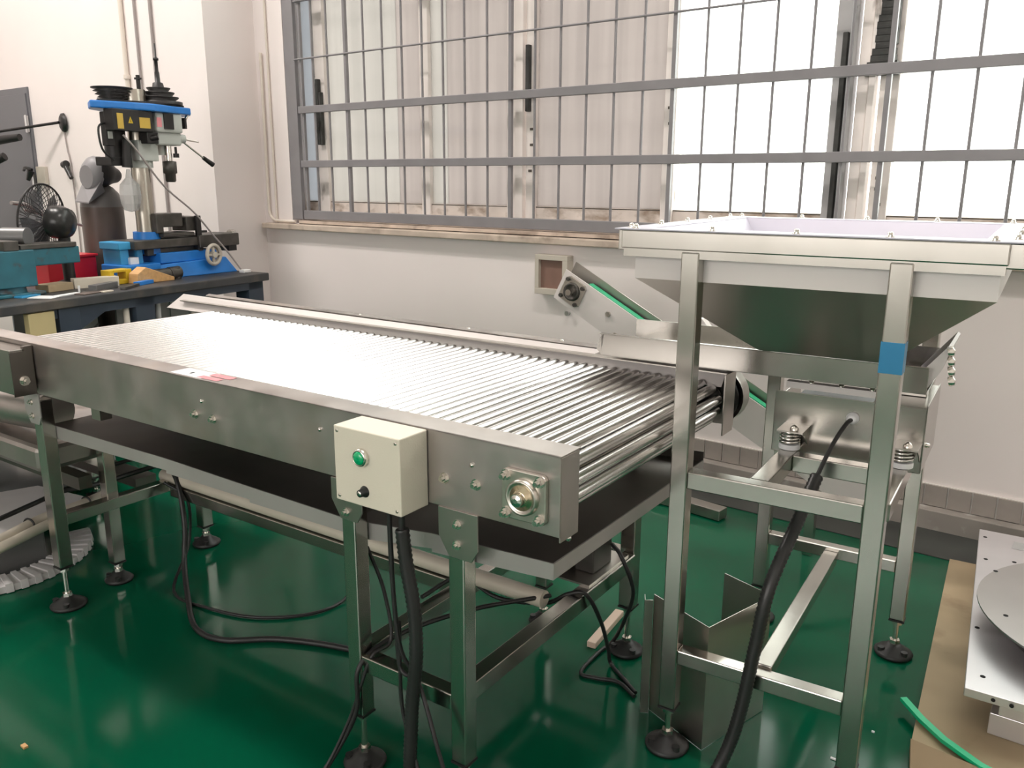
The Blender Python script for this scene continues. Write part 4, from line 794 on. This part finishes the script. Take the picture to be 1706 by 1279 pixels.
single('bag_hook', MB().cyl((-4.44, 3.49, 1.62), (-4.44, 3.50, 1.78), .03, .022, n=8), 'irond', 'black gloves or cord bundle hanging above the plastic bag', 'cord bundle', (-4.44, 3.49, 1.6), BA)

# bench clutter
def bxs(name, a, m, label, cat, rz=0., bev=.002):
    x0, x1, y0, y1, z0, z1 = a; cx_, cy_ = (x0+x1)/2, (y0+y1)/2
    o = single(name, MB().box(x0, x1, y0, y1, z0, z1), m, label, cat, (cx_, cy_, z0), BA, bev=bev); o.rotation_euler.z += rz; return o
bxs('channel_iron', (-4.40, -4.33, 3.02, 3.26, BT, BT+.055), 'beige', 'pale grey steel angle piece lying on the bench beside the vise', 'metal bar', -.35)
single('yellow_holder', MB().box(-4.42, -4.34, 3.22, 3.25, BT, BT+.085).box(-4.42, -4.34, 3.33, 3.37, BT, BT+.085).box(-4.42, -4.34, 3.25, 3.33, BT, BT+.03).box(-4.42, -4.34, 3.25, 3.33, BT+.07, BT+.085), 'yellow', 'yellow plastic tool holder with a square opening on the bench', 'holder', (-4.38, 3.3, BT), BA, bev=.003)
single('wooden_wedge', MB().prism([(-4.33, 3.33, BT), (-4.33, 3.60, BT), (-4.33, 3.60, BT+.02), (-4.33, 3.40, BT+.095), (-4.33, 3.34, BT+.06)], (.08, 0, 0)), 'wood', 'orange tan wooden wedge on the bench in front of the drill base', 'wedge', (-4.3, 3.45, BT), BA, bev=.003)
single('angle_grinder', MB().cyl((-4.30, 3.42, BT+.04), (-4.30, 3.60, BT+.035), .032, .036, n=14).cyl((-4.30, 3.60, BT+.035), (-4.30, 3.68, BT+.04), .04, .038, n=14).cyl((-4.30, 3.655, BT+.0), (-4.30, 3.655, BT+.07), .03, n=12), 'iron', 'dark brown hand grinder lying before the blue drill base', 'grinder', (-4.3, 3.55, BT), BA)
bxs('blue_screwdriver', (-4.24, -4.20, 3.28, 3.42, BT, BT+.022), 'blue', 'screwdriver with blue plastic grip near the front edge of the bench', 'screwdriver', .3)
bxs('file_tool', (-4.18, -4.15, 3.1, 3.36, BT, BT+.015), 'iron', 'dark steel file lying diagonally near the blue handle', 'file', .5)
bxs('clamp_tool', (-4.24, -4.19, 2.98, 3.18, BT, BT+.035), 'greysheet', 'grey metal clamp lying at the middle of the bench', 'clamp', .35)
bxs('white_note', (-4.25, -4.12, 2.66, 2.76, BT, BT+.004), 'white', 'crumpled white and blue paper near the bench corner', 'paper', .4)
bxs('blue_pack', (-4.34, -4.26, 2.62, 2.74, BT, BT+.01), 'blue2', 'light blue packet lying under the vise on the bench', 'packet', .2)
bxs('white_rag', (-4.18, -4.15, 2.74, 2.90, BT, BT+.008), 'white', 'thin white strip of paper beside the crumpled note', 'paper', .2)
single('marker_stub', MB().cyl((-4.23, 2.94, BT), (-4.23, 2.94, BT+.035), .006, n=8), 'white', 'small white upright stub on the bench', 'marker', (-4.23, 2.94, BT), BA)
bxs('small_block', (-4.24, -4.21, 3.02, 3.08, BT, BT+.012), 'white', 'small pale block beside the upright stub on the bench', 'block', .2)
bxs('small_block', (-4.12, -4.09, 2.98, 3.05, BT, BT+.008), 'beige', 'small pale block at the front edge of the bench', 'block', .1)
bxs('orange_box', (-4.46, -4.36, 2.84, 3.0, BT, BT+.04), 'card', 'orange brown box lying behind the vise slide', 'box', .1)
bxs('rust_plate', (-4.17, -4.10, 2.86, 3.06, BT, BT+.006), 'cyl', 'rusty brown plate lying near the front edge of the bench', 'plate', .15)
